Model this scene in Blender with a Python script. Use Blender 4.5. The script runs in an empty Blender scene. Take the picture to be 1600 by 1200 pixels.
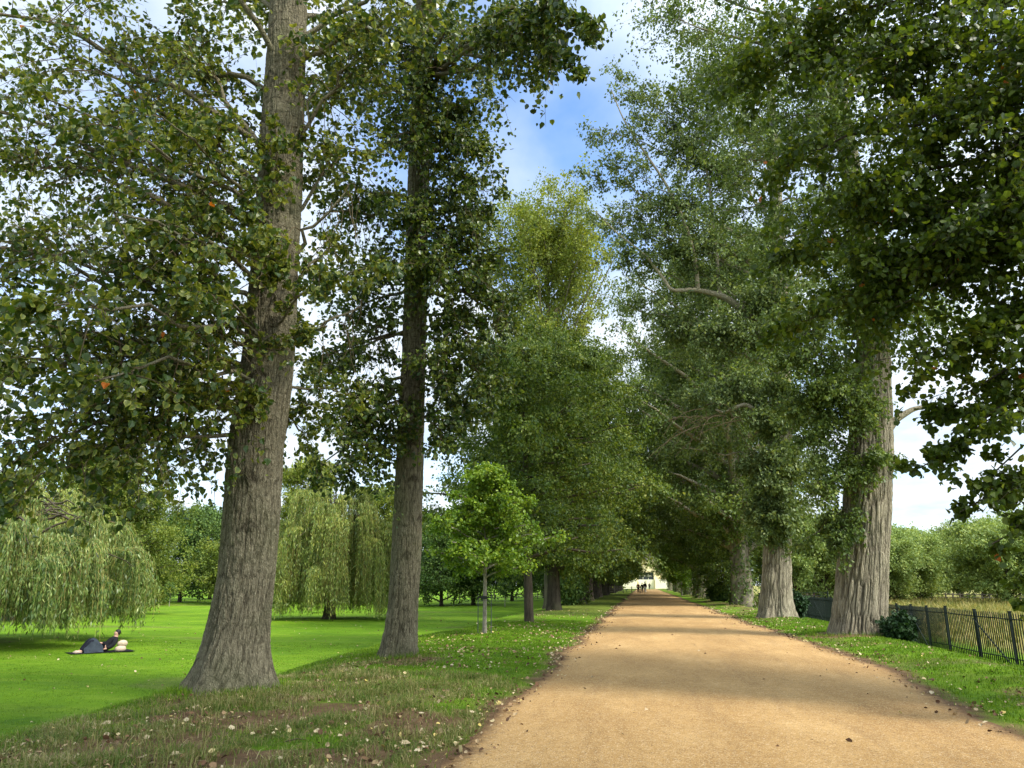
import bpy, math, numpy as np
from mathutils import Vector, Matrix
R_ = math.radians
sc = bpy.context.scene
COL = sc.collection
rng = np.random.default_rng(7)

# ------------------------------------------------------------------ camera model
FPX, CX, CY = 1200.0, 800.0, 600.0
PITCH = math.atan(312/FPX)
YAW = math.atan(205/FPX*math.cos(PITCH))
CAM = np.array([0.0, 0.0, 1.6])
cp, sp, cy_, sy_ = math.cos(PITCH), math.sin(PITCH), math.cos(YAW), math.sin(YAW)
FWD = np.array([-sy_*cp, cy_*cp, sp]); RGT = np.array([cy_, sy_, 0.0]); UPV = np.array([sy_*sp, -cy_*sp, cp])
def ray(u, v): return FWD + RGT*(u-CX)/FPX + UPV*(CY-v)/FPX
def W(u, v, z=0.0):
    d = ray(u, v); return CAM + d*((z-CAM[2])/d[2])
def P(u, v, Y):
    d = ray(u, v); return CAM + d*(Y/d[1])
def rad(p, wpx):                     # world half width of wpx photo pixels at point p
    return float(np.dot(np.asarray(p)-CAM, FWD))*wpx*0.5/FPX

# ------------------------------------------------------------------ noise
def _h(ix, iy, iz, s):
    n = (ix*374761393 + iy*668265263 + iz*2147483647 + s*1274126177) & 0xffffffff
    n = ((n ^ (n >> 13))*1274126177) & 0xffffffff
    n = ((n ^ (n >> 15))*2246822519) & 0xffffffff
    return ((n ^ (n >> 16)) & 0xffffff)/float(0xffffff)
def vn(x, y, z=0.0, s=0):
    x, y, z = np.broadcast_arrays(np.asarray(x, float), np.asarray(y, float), np.asarray(z, float))
    ix, iy, iz = np.floor(x).astype(np.int64), np.floor(y).astype(np.int64), np.floor(z).astype(np.int64)
    fx, fy, fz = x-ix, y-iy, z-iz
    fx, fy, fz = [f*f*f*(f*(f*6-15)+10) for f in (fx, fy, fz)]
    r = 0
    for a in (0, 1):
        for b in (0, 1):
            for c in (0, 1):
                r = r + _h(ix+a, iy+b, iz+c, s)*(fx if a else 1-fx)*(fy if b else 1-fy)*(fz if c else 1-fz)
    return r
def fbm(x, y, z=0.0, s=0, o=4):
    r, a, t = 0, 1.0, 0
    for i in range(o):
        k = 2.03**i
        r = r + a*vn(np.asarray(x)*k, np.asarray(y)*k, np.asarray(z)*k, s+i*17); t += a; a *= .5
    return r/t
def smooth(a, b, x):
    t = np.clip((np.asarray(x, float)-a)/(b-a), 0, 1); return t*t*(3-2*t)
def unit(v):
    return v/np.maximum(np.linalg.norm(v, axis=-1, keepdims=True), 1e-9)

# ------------------------------------------------------------------ mesh helpers
def mesh_np(name, verts, quads=None, tris=None, mats=(), midx=None, attrs=None, shade=False):
    verts = np.asarray(verts, np.float32).reshape(-1, 3)
    me = bpy.data.meshes.new(name)
    loops, starts, n = [], [], 0
    if quads is not None and len(quads):
        q = np.asarray(quads, np.int32); loops.append(q.ravel()); starts.append(np.arange(len(q))*4); n = q.size
    if tris is not None and len(tris):
        t = np.asarray(tris, np.int32); loops.append(t.ravel()); starts.append(n+np.arange(len(t))*3)
    loops = np.concatenate(loops).astype(np.int32); starts = np.concatenate(starts).astype(np.int32)
    me.vertices.add(len(verts)); me.vertices.foreach_set('co', verts.ravel())
    me.loops.add(len(loops)); me.loops.foreach_set('vertex_index', loops)
    me.polygons.add(len(starts)); me.polygons.foreach_set('loop_start', starts)
    for m in mats: me.materials.append(m)
    if midx is not None: me.polygons.foreach_set('material_index', np.asarray(midx, np.int32))
    if attrs:
        for k, a in attrs.items():
            at = me.attributes.new(k, 'FLOAT', 'POINT'); at.data.foreach_set('value', np.asarray(a, np.float32))
    me.update(calc_edges=True)
    me.polygons.foreach_set('use_smooth', np.full(len(me.polygons), bool(shade)))
    return me
def link(name, me, parent=None, loc=None):
    o = bpy.data.objects.new(name, me); COL.objects.link(o)
    if parent is not None: o.parent = parent
    if loc is not None: o.location = [float(c) for c in loc]
    return o
def tag(o, label=None, cat=None, group=None, kind=None):
    if label: o['label'] = label
    if cat: o['category'] = cat
    if group: o['group'] = group
    if kind: o['kind'] = kind
    return o
def empty(name, loc, label, cat, group=None, rz=0.0):
    o = link(name, None, None, loc); o.rotation_euler = (0, 0, rz); o.empty_display_size = .3
    return tag(o, label, cat, group)
def copy_tree(o, parent=None):
    c = o.copy(); COL.objects.link(c)
    if parent is not None: c.parent = parent
    for ch in list(o.children): copy_tree(ch, c)
    return c
class MB:                                # joins boxes and tubes into one mesh
    def __init__(s): s.v, s.q, s.t, s.n = [], [], [], 0
    def add(s, v, q=(), t=()):
        v = np.asarray(v, float).reshape(-1, 3); s.v.append(v)
        if len(q): s.q.append(np.asarray(q, int)+s.n)
        if len(t): s.t.append(np.asarray(t, int)+s.n)
        s.n += len(v)
    def box(s, x0, x1, y0, y1, z0, z1):
        v = [(x, y, z) for z in (z0, z1) for x, y in ((x0, y0), (x1, y0), (x1, y1), (x0, y1))]
        s.add(v, [(3, 2, 1, 0), (4, 5, 6, 7), (0, 1, 5, 4), (1, 2, 6, 5), (2, 3, 7, 6), (3, 0, 4, 7)])
    def tube(s, pts, radii, sides=8, caps=True):
        pts = np.asarray(pts, float); v, q = tubes(pts[None], np.asarray(radii, float)[None], sides); base = len(pts)*sides
        if caps:
            v = np.concatenate([v, pts[:1], pts[-1:]])
            t = [(base, (i+1) % sides, i) for i in range(sides)] + [(base+1, base-sides+i, base-sides+(i+1) % sides) for i in range(sides)]
            s.add(v, q, t)
        else: s.add(v, q)
    def build(s, name, mat, parent=None, shade=False, loc=None):
        me = mesh_np(name, np.concatenate(s.v), np.concatenate(s.q) if s.q else None, np.concatenate(s.t) if s.t else None, [mat], shade=shade)
        return link(name, me, parent, loc)
def tubes(Pn, Rn, S=4):                  # Pn (N,K,3), Rn (N,K) -> open tubes
    N, K, _ = Pn.shape
    d = unit(np.gradient(Pn, axis=1) if K > 2 else np.repeat(Pn[:, 1:]-Pn[:, :1], 2, axis=1))
    ref = np.where(np.abs(d[:, :1, 2:3]) > .8, np.array([1.0, 0, 0]), np.array([0, 0, 1.0]))
    a = unit(np.cross(d, np.broadcast_to(ref, d.shape))); b = np.cross(d, a)
    th = np.arange(S)*2*np.pi/S
    v = Pn[:, :, None] + Rn[:, :, None, None]*(a[:, :, None]*np.cos(th)[:, None] + b[:, :, None]*np.sin(th)[:, None])
    idx = np.arange(N*K*S).reshape(N, K, S)
    i0, i1 = idx[:, :-1], idx[:, 1:]
    q = np.stack([i0, np.roll(i0, -1, 2), np.roll(i1, -1, 2), i1], -1).reshape(-1, 4)
    return v.reshape(-1, 3), q
def bez(a, b, c, t):
    t = np.asarray(t)[..., None]; return a*(1-t)**2 + b*2*t*(1-t) + c*t*t

# ------------------------------------------------------------------ materials
def newmat(name):
    m = bpy.data.materials.new(name); m.use_nodes = True
    nt = m.node_tree; nt.nodes.clear()
    out = nt.nodes.new('ShaderNodeOutputMaterial')
    return m, nt, out
class N:
    def __init__(s, nt): s.nt = nt
    def __call__(s, t, **kw):
        n = s.nt.nodes.new(t)
        for k, v in kw.items():
            if k.startswith('i_'):
                n.inputs[k[2:].replace('_', ' ')].default_value = v
            else: setattr(n, k, v)
        return n
    def l(s, a, b): s.nt.links.new(a, b)
def ramp(g, pts, fac):
    r = g('ShaderNodeValToRGB'); e = r.color_ramp.elements
    while len(e) < len(pts): e.new(.5)
    for el, (p, c) in zip(e, pts):
        el.position = p; el.color = (*c, 1) if len(c) == 3 else c
    g.l(fac, r.inputs[0]); return r.outputs[0]
def noise(g, vec, scale, detail=4, rough=.55, out='Fac'):
    n = g('ShaderNodeTexNoise'); n.inputs['Scale'].default_value = scale; n.inputs['Detail'].default_value = detail
    n.inputs['Roughness'].default_value = rough
    if vec is not None: g.l(vec, n.inputs['Vector'])
    return n.outputs[out]
def mixc(g, fac, a, b, mode='MIX'):
    m = g('ShaderNodeMix', data_type='RGBA', blend_type=mode)
    for i, x in ((0, fac), (6, a), (7, b)):
        if hasattr(x, 'is_linked'): g.l(x, m.inputs[i])
        else: m.inputs[i].default_value = (*x, 1) if isinstance(x, tuple) else x
    return m.outputs[2]
def math_(g, op, a, b=None, c=None, clamp=False):
    m = g('ShaderNodeMath', operation=op, use_clamp=clamp)
    for i, x in enumerate((a, b, c)):
        if x is None: continue
        if hasattr(x, 'is_linked'): g.l(x, m.inputs[i])
        else: m.inputs[i].default_value = x
    return m.outputs[0]
def mapping(g, vec, scale):
    m = g('ShaderNodeMapping'); m.inputs['Scale'].default_value = scale; g.l(vec, m.inputs['Vector']); return m.outputs[0]
def bump(g, h, strength=.5, dist=.02):
    b = g('ShaderNodeBump'); b.inputs['Strength'].default_value = strength; b.inputs['Distance'].default_value = dist
    g.l(h, b.inputs['Height']); return b.outputs[0]
def plain(name, col, rough=.6, spec=.3, metal=0.0, nscale=0, var=.25, bmp=0.0):
    m, nt, out = newmat(name); g = N(nt)
    p = g('ShaderNodeBsdfPrincipled'); p.inputs['Roughness'].default_value = rough
    p.inputs['Specular IOR Level'].default_value = spec; p.inputs['Metallic'].default_value = metal
    if nscale:
        tc = g('ShaderNodeTexCoord').outputs['Object']; n = noise(g, tc, nscale, 5)
        c = ramp(g, [(.3, tuple(x*(1-var) for x in col)), (.7, tuple(min(1, x*(1+var)) for x in col))], n)
        g.l(c, p.inputs['Base Color'])
        if bmp: g.l(bump(g, n, bmp, .02), p.inputs['Normal'])
    else: p.inputs['Base Color'].default_value = (*col, 1)
    g.l(p.outputs[0], out.inputs[0]); return m
def leafmat(name, cols, edge=None, trans=.35, rough=.45, spec=.35, nscale=.8, tint=(1.25, 1.15, .6), orange=0.0):
    m, nt, out = newmat(name); g = N(nt)
    rnd = g('ShaderNodeAttribute', attribute_name='rnd').outputs['Fac']
    tc = g('ShaderNodeTexCoord').outputs['Object']
    n = noise(g, tc, nscale, 2)
    f = math_(g, 'ADD', math_(g, 'MULTIPLY', rnd, .7), math_(g, 'MULTIPLY', math_(g, 'SUBTRACT', n, .35), .9), clamp=True)
    c = ramp(g, cols, f)
    if edge:
        e = g('ShaderNodeAttribute', attribute_name='edge').outputs['Fac']
        e = math_(g, 'MULTIPLY', math_(g, 'POWER', e, 3.0), math_(g, 'GREATER_THAN', rnd, .45))
        c = mixc(g, math_(g, 'MULTIPLY', e, .65), c, edge)
    if orange: c = mixc(g, math_(g, 'GREATER_THAN', rnd, 1-orange), c, (.55, .16, .02))
    p = g('ShaderNodeBsdfPrincipled'); p.inputs['Roughness'].default_value = rough; p.inputs['Specular IOR Level'].default_value = spec
    g.l(c, p.inputs['Base Color'])
    tr = g('ShaderNodeBsdfTranslucent'); g.l(mixc(g, 1.0, c, tint, 'MULTIPLY'), tr.inputs[0])
    mx = g('ShaderNodeMixShader'); mx.inputs[0].default_value = trans
    g.l(p.outputs[0], mx.inputs[1]); g.l(tr.outputs[0], mx.inputs[2]); g.l(mx.outputs[0], out.inputs[0]); return m
def barkmat(name, dark, mid, light, zs=.13, scale=22, bstr=.9, bdist=.03, moss=.0, lent=0.0):
    m, nt, out = newmat(name); g = N(nt)
    tc = g('ShaderNodeTexCoord').outputs['Object']
    v1 = mapping(g, tc, (1, 1, zs))
    # ridged, vertically stretched furrows
    n1 = noise(g, v1, scale, 3, .5)
    r1 = math_(g, 'SUBTRACT', 1.0, math_(g, 'MULTIPLY', math_(g, 'ABSOLUTE', math_(g, 'SUBTRACT', n1, .5)), 5.0), clamp=True)
    n2 = noise(g, tc, 38, 5, .65); n3 = noise(g, tc, 1.1, 3)
    h = math_(g, 'ADD', math_(g, 'MULTIPLY', r1, -.75), math_(g, 'MULTIPLY', n2, .45))
    at = g('ShaderNodeAttribute', attribute_name='furrow').outputs['Fac']
    k = math_(g, 'ADD', math_(g, 'MULTIPLY', r1, .35), math_(g, 'MULTIPLY', at, .6), clamp=True)
    base = ramp(g, [(.25, mid), (.7, light)], math_(g, 'ADD', math_(g, 'MULTIPLY', n2, .6), math_(g, 'MULTIPLY', n3, .4)))
    c = mixc(g, k, base, dark)
    if lent:        # dark horizontal scars of smooth poplar bark higher up
        v2 = mapping(g, tc, (1, 1, 4.5)); vo = noise(g, v2, 7, 4, .7)
        z = g('ShaderNodeSeparateXYZ'); g.l(tc, z.inputs[0])
        hi = math_(g, 'MULTIPLY', math_(g, 'SUBTRACT', z.outputs[2], 2.5), .35, clamp=True)
        s = math_(g, 'MULTIPLY', math_(g, 'MULTIPLY', math_(g, 'SUBTRACT', vo, .545), 12, clamp=True), hi)
        c = mixc(g, math_(g, 'MULTIPLY', s, lent), c, dark)
    if moss:
        c = mixc(g, math_(g, 'MULTIPLY', math_(g, 'MULTIPLY', math_(g, 'SUBTRACT', n3, .5), 6, clamp=True), moss), c, (.06, .08, .02))
    p = g('ShaderNodeBsdfPrincipled'); p.inputs['Roughness'].default_value = .9; p.inputs['Specular IOR Level'].default_value = .15
    g.l(c, p.inputs['Base Color']); g.l(bump(g, h, bstr, bdist), p.inputs['Normal']); g.l(p.outputs[0], out.inputs[0]); return m

M = {}
M['bark_grey'] = barkmat('poplar_bark', (.045, .037, .022), (.215, .185, .112), (.42, .375, .25), .2, 42, 1.0, .04, .3, .8)
M['bark_pale'] = barkmat('pale_ridged_bark', (.045, .035, .025), (.32, .27, .175), (.55, .49, .35), .07, 24, 1.0, .04, .08)
M['bark_dark'] = barkmat('lime_bark', (.02, .016, .011), (.065, .052, .036), (.13, .105, .075), .15, 22, .8, .02, .3)
M['twig'] = plain('twig_bark', (.12, .09, .055), .9, .1, nscale=6, var=.4)
M['twig_dark'] = plain('dark_twig_bark', (.045, .035, .024), .9, .1, nscale=6, var=.4)
M['twig_yellow'] = plain('yellow_willow_twig', (.34, .28, .09), .8, .2, nscale=6, var=.2)
M['sapling_bark'] = plain('pale_sapling_bark', (.24, .21, .165), .8, .2, nscale=12, var=.3, bmp=.3)
M['leaf_A'] = leafmat('poplar_leaf', [(0, (.026, .052, .010)), (.35, (.052, .095, .014)), (.7, (.095, .145, .018)), (1, (.19, .21, .025))], (.46, .44, .07), .38, .36, .5, orange=.0006)
M['leaf_B'] = leafmat('poplar_leaf_dark', [(0, (.018, .040, .009)), (.4, (.036, .072, .014)), (.8, (.068, .115, .018)), (1, (.14, .18, .025))], (.30, .34, .05), .34, .38, .45)
M['leaf_lime'] = leafmat('lime_leaf', [(0, (.030, .058, .007)), (.45, (.066, .112, .012)), (.8, (.125, .178, .018)), (1, (.30, .33, .035))], None, .5, .42, .4, orange=.0009)
M['leaf_limefar'] = leafmat('lime_leaf_layered', [(0, (.030, .062, .009)), (.45, (.082, .138, .016)), (.75, (.17, .225, .028)), (1, (.36, .39, .09))], None, .36, .5, .4, .45)
M['leaf_grey'] = leafmat('grey_poplar_leaf', [(0, (.045, .075, .022)), (.4, (.10, .15, .042)), (.75, (.18, .235, .07)), (1, (.36, .40, .17))], None, .36, .5, .4, .5)
M['leaf_olive'] = leafmat('olive_poplar_leaf', [(0, (.042, .075, .015)), (.4, (.09, .145, .028)), (.8, (.18, .245, .05)), (1, (.36, .40, .12))], None, .36, .5, .4, .5)
M['leaf_yellow'] = leafmat('yellowing_poplar_leaf', [(0, (.09, .135, .02)), (.4, (.18, .23, .035)), (.8, (.29, .33, .05)), (1, (.42, .42, .08))], None, .35, .5, .3, .4)
M['leaf_sap'] = leafmat('young_maple_leaf', [(0, (.055, .12, .012)), (.4, (.12, .215, .018)), (.8, (.22, .32, .028)), (1, (.40, .44, .05))], None, .4, .45, .35, 1.5)
M['leaf_willow'] = leafmat('willow_leaf', [(0, (.03, .065, .014)), (.35, (.11, .175, .04)), (.75, (.25, .33, .08)), (1, (.52, .54, .17))], None, .3, .42, .5, .9)
M['leaf_willow2'] = leafmat('willow_leaf_yellow', [(0, (.045, .09, .018)), (.35, (.15, .22, .04)), (.75, (.32, .38, .075)), (1, (.58, .55, .12))], None, .3, .45, .5, .6)
M['leaf_far'] = leafmat('dark_wood_leaf', [(0, (.03, .065, .014)), (.5, (.075, .14, .028)), (1, (.19, .27, .05))], None, .25, .6, .3, .25)
M['leaf_far_y'] = leafmat('yellow_shrub_leaf', [(0, (.07, .11, .015)), (.5, (.14, .19, .025)), (1, (.26, .28, .04))], None, .3, .6, .3, .25)
M['leaf_field'] = leafmat('field_willow_leaf', [(0, (.11, .18, .05)), (.5, (.24, .33, .09)), (1, (.42, .48, .15))], None, .3, .6, .3, .25)
M['leaf_copper'] = leafmat('copper_leaf', [(0, (.03, .012, .015)), (1, (.10, .035, .04))], None, .2, .6, .3, .25, (1.2, .6, .6))
M['leaf_ivy'] = leafmat('ivy_leaf', [(0, (.010, .028, .010)), (.5, (.02, .055, .015)), (1, (.05, .10, .03))], None, .15, .6, .25, 1.0)

# ------------------------------------------------------------------ leaves
T_HEART = np.array([(0, 0, 0), (.12, .40, .06), (.55, .42, .09), (1.0, 0, -.06), (.55, -.42, .09), (.12, -.40, .06)])
T_ROUND = np.array([(0, 0, 0), (.10, .34, .05), (.62, .44, .08), (1.0, 0, -.05), (.62, -.44, .08), (.10, -.34, .05)])
E_HEART = np.array([.15, 1, 1, .8, 1, 1.])
Q_HEART = np.array([(0, 1, 2, 3), (0, 3, 4, 5)])
T_DIA = np.array([(0, 0, 0), (.5, .34, .05), (1, 0, -.08), (.5, -.34, .05)])
T_THIN = np.array([(0, 0, 0), (.4, .11, .0), (1, 0, 0.0), (.4, -.11, .0)])
Q_DIA = np.array([(0, 1, 2, 3)])
def leaves(pos, tip, nor, size, kind='heart'):
    Tm, Q, E = {'heart': (T_HEART, Q_HEART, E_HEART), 'round': (T_ROUND, Q_HEART, E_HEART), 'dia': (T_DIA, Q_DIA, np.ones(4)), 'thin': (T_THIN, Q_DIA, np.ones(4))}[kind]
    a = unit(tip); s = unit(np.cross(nor, a)); n = np.cross(a, s)
    K = len(Tm); n_ = len(pos)
    fold = rng.uniform(.2, 2.6, (n_, 1, 1)); wid = rng.uniform(.8, 1.15, (n_, 1, 1))
    sz = np.asarray(size).reshape(-1, 1, 1)
    v = pos[:, None] + sz*(a[:, None]*Tm[None, :, 0:1] + s[:, None]*Tm[None, :, 1:2]*wid + n[:, None]*Tm[None, :, 2:3]*fold)
    q = (np.arange(n_)[:, None, None]*K + Q[None]).reshape(-1, 4)
    rnd = np.repeat(rng.random(n_), K)
    return v.reshape(-1, 3), q, rnd, np.tile(E, n_)

class Tree:
    def __init__(s, base, leafm, barkm, twigm, kind='dia'):
        s.base = np.asarray(base, float); s.lm, s.bm, s.tm, s.kind = leafm, barkm, twigm, kind
        s.tv, s.tq, s.tf, s.tn = [], [], [], 0      # trunk
        s.cv, s.cq, s.cn = [], [], 0                # twigs
        s.lv, s.lq, s.lr, s.le, s.ln = [], [], [], [], 0
    def addtrunk(s, v, q, f=None):
        s.tv.append(v); s.tq.append(q+s.tn); s.tf.append(np.zeros(len(v)) if f is None else f); s.tn += len(v)
    def addtwig(s, Pn, Rn, S=3):
        v, q = tubes(Pn, Rn, S); s.cv.append(v); s.cq.append(q+s.cn); s.cn += len(v)
    def addleaf(s, pos, tip, nor, size, kind=None):
        v, q, r, e = leaves(pos, tip, nor, size, kind or s.kind)
        s.lv.append(v); s.lq.append(q+s.ln); s.lr.append(r); s.le.append(e); s.ln += len(v)
    def trunk(s, prof, furrow=.02, kf=9.0, sides=64, dz=.05, flare=.5, lobes=5, flare_h=.5, seed=0, top_taper=True, zs=.12, scars=()):
        """prof: list of (x,y,z,r) going up (world)."""
        prof = np.asarray(prof, float); z = prof[:, 2]
        zz = np.arange(z[0], z[-1]+1e-6, dz) if dz else z
        # smooth interpolation
        px, py, pr = [np.interp(zz, z, prof[:, i]) for i in (0, 1, 3)]
        k = max(3, int(.6/dz)) | 1; ker = np.hanning(k+2)[1:-1]; ker /= ker.sum()
        def sm(a): return np.convolve(np.pad(a, k//2, mode='edge'), ker, 'valid')
        px, py, pr = sm(px), sm(py), sm(pr)
        th = np.arange(sides)*2*np.pi/sides
        TH, ZZ = np.meshgrid(th, zz-z[0])
        r0 = pr[:, None]*np.ones_like(TH)
        lob = .5+.5*np.cos(TH*lobes + 1.7*seed + 1.5*np.sin(TH+seed)); lob = lob*(.6+.8*vn(np.cos(TH)*1.5+5, np.sin(TH)*1.5+5, 0, seed))
        fl = np.exp(-ZZ/flare_h)
        r = r0*(1+flare*fl*(.25+.9*lob))
        r *= 1+.05*(fbm(np.cos(TH)*1.3+9, np.sin(TH)*1.3+9, ZZ*.7, seed+3, 3)-.5)*2
        cxn, syn = np.cos(TH)*r0*kf+20, np.sin(TH)*r0*kf+20
        warp = .9*(vn(cxn*.4, syn*.4, ZZ*2.0, seed+8)-.5)
        n = vn(cxn+warp, syn+warp, ZZ*kf*zs, seed+5); n2 = vn(cxn*2.1+warp, syn*2.1, ZZ*kf*zs*2.5, seed+6)
        ridge = np.clip(1-np.abs(n-.5)*5.5, 0, 1)*.7 + np.clip(1-np.abs(n2-.5)*5, 0, 1)*.45
        fade = np.clip(1.25-ZZ/np.maximum(zz[-1]-z[0], 1), .35, 1)
        r = r - furrow*ridge*fade + furrow*.5*(n2-.5)
        for a0, z0, sw in scars:            # chevron scars where branches were shed
            da = ((TH-a0+np.pi) % (2*np.pi)-np.pi)*r0; q_ = np.exp(-((ZZ-z0+np.abs(da)*.75)/(.035+.25*sw*.1))**2)*np.exp(-(da/sw)**2)
            eye = np.exp(-(da/(sw*.5))**2-((ZZ-z0+.08)/.07)**2); r = r+.03*eye-.02*q_; ridge = np.clip(ridge+1.6*q_/fade+.5*eye, 0, 3)
        v = np.stack([px[:, None]+r*np.cos(TH), py[:, None]+r*np.sin(TH), zz[:, None]*np.ones_like(TH)], -1)
        K = len(zz); idx = np.arange(K*sides).reshape(K, sides); i0, i1 = idx[:-1], idx[1:]
        q = np.stack([i0, np.roll(i0, -1, 1), np.roll(i1, -1, 1), i1], -1).reshape(-1, 4)
        s.addtrunk(v.reshape(-1, 3), q, np.clip(ridge*fade, 0, 1).ravel())
        s.axis = np.stack([px, py, zz, pr], -1)
    def at(s, z):
        a = s.axis; return np.array([np.interp(z, a[:, 2], a[:, i]) for i in range(3)] ), float(np.interp(z, a[:, 2], a[:, 3]))
    def limb(s, p0, p1, r0, r1=.01, lift=.15, K=9, S=7, wob=.06):
        p0, p1 = np.asarray(p0, float), np.asarray(p1, float); L = np.linalg.norm(p1-p0)
        mid = (p0+p1)/2 + np.array([0, 0, lift*L])
        t = np.linspace(0, 1, K); pts = bez(p0, mid, p1, t)
        w = rng.normal(0, 1, (K, 3))*wob*L*.35*np.sin(t*np.pi)[:, None]; pts = pts+w
        rr = r0*(1-t)**.8*(1) + r1
        v, q = tubes(pts[None], rr[None], S); s.addtrunk(v, q)
        return pts
    def spray(s, pts, R, ntw, nsub, nl, size, flat=.6, droop=.25, tmin=.3, twr=.008, up=.1, hang=.6, ndir=.9, out=.6, subtubes=True, seg=4, jit=.6):
        K = len(pts); t = rng.uniform(tmin, 1, ntw); f = t*(K-1); i = np.minimum(f.astype(int), K-2); fr = (f-i)[:, None]
        st = pts[i]*(1-fr)+pts[i+1]*fr; ld = unit(pts[i+1]-pts[i])
        d = rng.normal(size=(ntw, 3)); d[:, 2] *= flat; d = unit(unit(d)+ld*out); d[:, 2] += up; d = unit(d)
        L = R*rng.uniform(.4, 1, (ntw, 1))*(1.05-.35*t[:, None]*0)
        e = st+d*L; e[:, 2] -= droop*L[:, 0]; m = st+d*L*.55; m[:, 2] += .05*L[:, 0]
        tt = np.linspace(0, 1, seg); tp = bez(st[:, None], m[:, None], e[:, None], np.broadcast_to(tt, (ntw, seg)))
        s.addtwig(tp, np.outer(np.ones(ntw), twr*(1.15-tt)), 3)
        # side twigs
        u = rng.uniform(.2, 1, (ntw, nsub)); s2 = bez(st[:, None], m[:, None], e[:, None], u)
        d2 = unit(rng.normal(size=(ntw, nsub, 3))*np.array([1, 1, flat]) + d[:, None]*.9)
        L2 = L[:, None]*rng.uniform(.2, .5, (ntw, nsub, 1)); e2 = s2+d2*L2; e2[..., 2] -= droop*L2[..., 0]
        s2, e2, d2 = s2.reshape(-1, 3), e2.reshape(-1, 3), d2.reshape(-1, 3)
        if subtubes:
            s.addtwig(np.stack([s2, e2], 1), np.outer(np.ones(len(s2)), np.array([twr*.5, twr*.25])), 3)
        M_ = len(s2); u3 = rng.uniform(.05, 1.05, (M_, nl, 1))
        sz = size*rng.uniform(.5, 1.25, (M_, nl))
        pos = s2[:, None]*(1-u3)+e2[:, None]*u3 + rng.normal(size=(M_, nl, 3))*size*jit
        tip = d2[:, None]*.5 + rng.normal(size=(M_, nl, 3))*.7 + np.array([0, 0, -hang])
        nor = rng.normal(size=(M_, nl, 3))*.65 + np.array([0, 0, ndir])
        s.addleaf(pos.reshape(-1, 3), tip.reshape(-1, 3), nor.reshape(-1, 3), sz.ravel())
    def finish(s, name, label, cat='tree', group=None, origin=None):
        o = s.base if origin is None else np.asarray(origin, float)
        root = empty(name, o, label, cat, group)
        if s.tv:
            me = mesh_np('trunk', np.concatenate(s.tv)-o, np.concatenate(s.tq), mats=[M[s.bm]], attrs={'furrow': np.concatenate(s.tf)}, shade=True)
            link('trunk', me, root)
        lv = np.concatenate(s.lv); nl = len(lv); v = lv; q = np.concatenate(s.lq); mi = np.zeros(len(q), int)
        r = np.concatenate(s.lr); e = np.concatenate(s.le)
        if s.cv:
            cv = np.concatenate(s.cv); cq = np.concatenate(s.cq)+nl
            v = np.concatenate([lv, cv]); q = np.concatenate([q, cq]); mi = np.concatenate([mi, np.ones(len(cq), int)])
            r = np.concatenate([r, np.zeros(len(cv))]); e = np.concatenate([e, np.zeros(len(cv))])
        me = mesh_np('crown', v-o, q, mats=[M[s.lm], M[s.tm]], midx=mi, attrs={'rnd': r, 'edge': e})
        link('crown', me, root); root['n'] = len(q)
        del root['n']
        return root

def prof_px(rows, Y, zmin=None):
    out = []
    for v, l, r in rows:
        p = P((l+r)/2, v, Y); out.append((*p, rad(p, r-l)))
    out.sort(key=lambda a: a[2]); return out
# ------------------------------------------------------------------ terrain
def crest(y): return -6.35-.25*np.sin(np.asarray(y)*.35)+.3*np.exp(-((np.asarray(y)-14.3)/1.8)**2)-.4*np.exp(-((np.asarray(y)-11)/1.6)**2)
def H(x, y):
    x, y = np.asarray(x, float), np.asarray(y, float)
    drop = .95-.25*smooth(60, 120, y)
    z = -drop*smooth(0, 4.2, crest(y)-x)**.9
    z = z - .35*smooth(40, 160, y)*0
    z = z + .08*np.exp(-((x+6.2)**2+(y-11.4)**2)/1.2) + .05*np.exp(-((x+5.4)**2+(y-17.1)**2)/1.0)
    z = z + .05*smooth(-1.9, -3.2, x)*smooth(-6.5, -5, x)
    z = z + .10*smooth(4.7, 6.2, x)*(1-smooth(6.6, 7.6, x)) - .12*smooth(6.6, 8.2, x) - .45*smooth(9, 18, x)
    off = smooth(2.9, 5.0, np.abs(x-1.25))
    z = z + off*.07*(fbm(x*.9, y*.9, 0, 3, 3)-.5) + off*.25*smooth(-12, -30, x)*(fbm(x*.06, y*.06, 0, 4, 2)-.5)
    return z
def pl_edge(y):
    y = np.asarray(y, float)
    return -1.85-.12*smooth(15, 30, y)+.5*(fbm(y*.35, 1.0, 0, 12, 3)-.5)+.2*(fbm(y*2.5, 3.0, 0, 13, 2)-.5)
def pr_edge(y):
    y = np.asarray(y, float)
    return np.interp(y, [0, 9.4, 16, 24, 45, 90], [3.7, 3.9, 4.55, 4.5, 4.2, 4.1])+.5*(fbm(y*.35, 8.0, 0, 14, 3)-.5)+.2*(fbm(y*2.5, 9.0, 0, 15, 2)-.5)
def graded(a, b, lo, hi, step, g):
    c = list(np.arange(lo, hi+1e-6, step)); s = step; x = hi
    while x < b: s *= g; x += s; c.append(x)
    s = step; x = lo
    while x > a: s *= g; x -= s; c.insert(0, x)
    return np.array(c)
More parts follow.
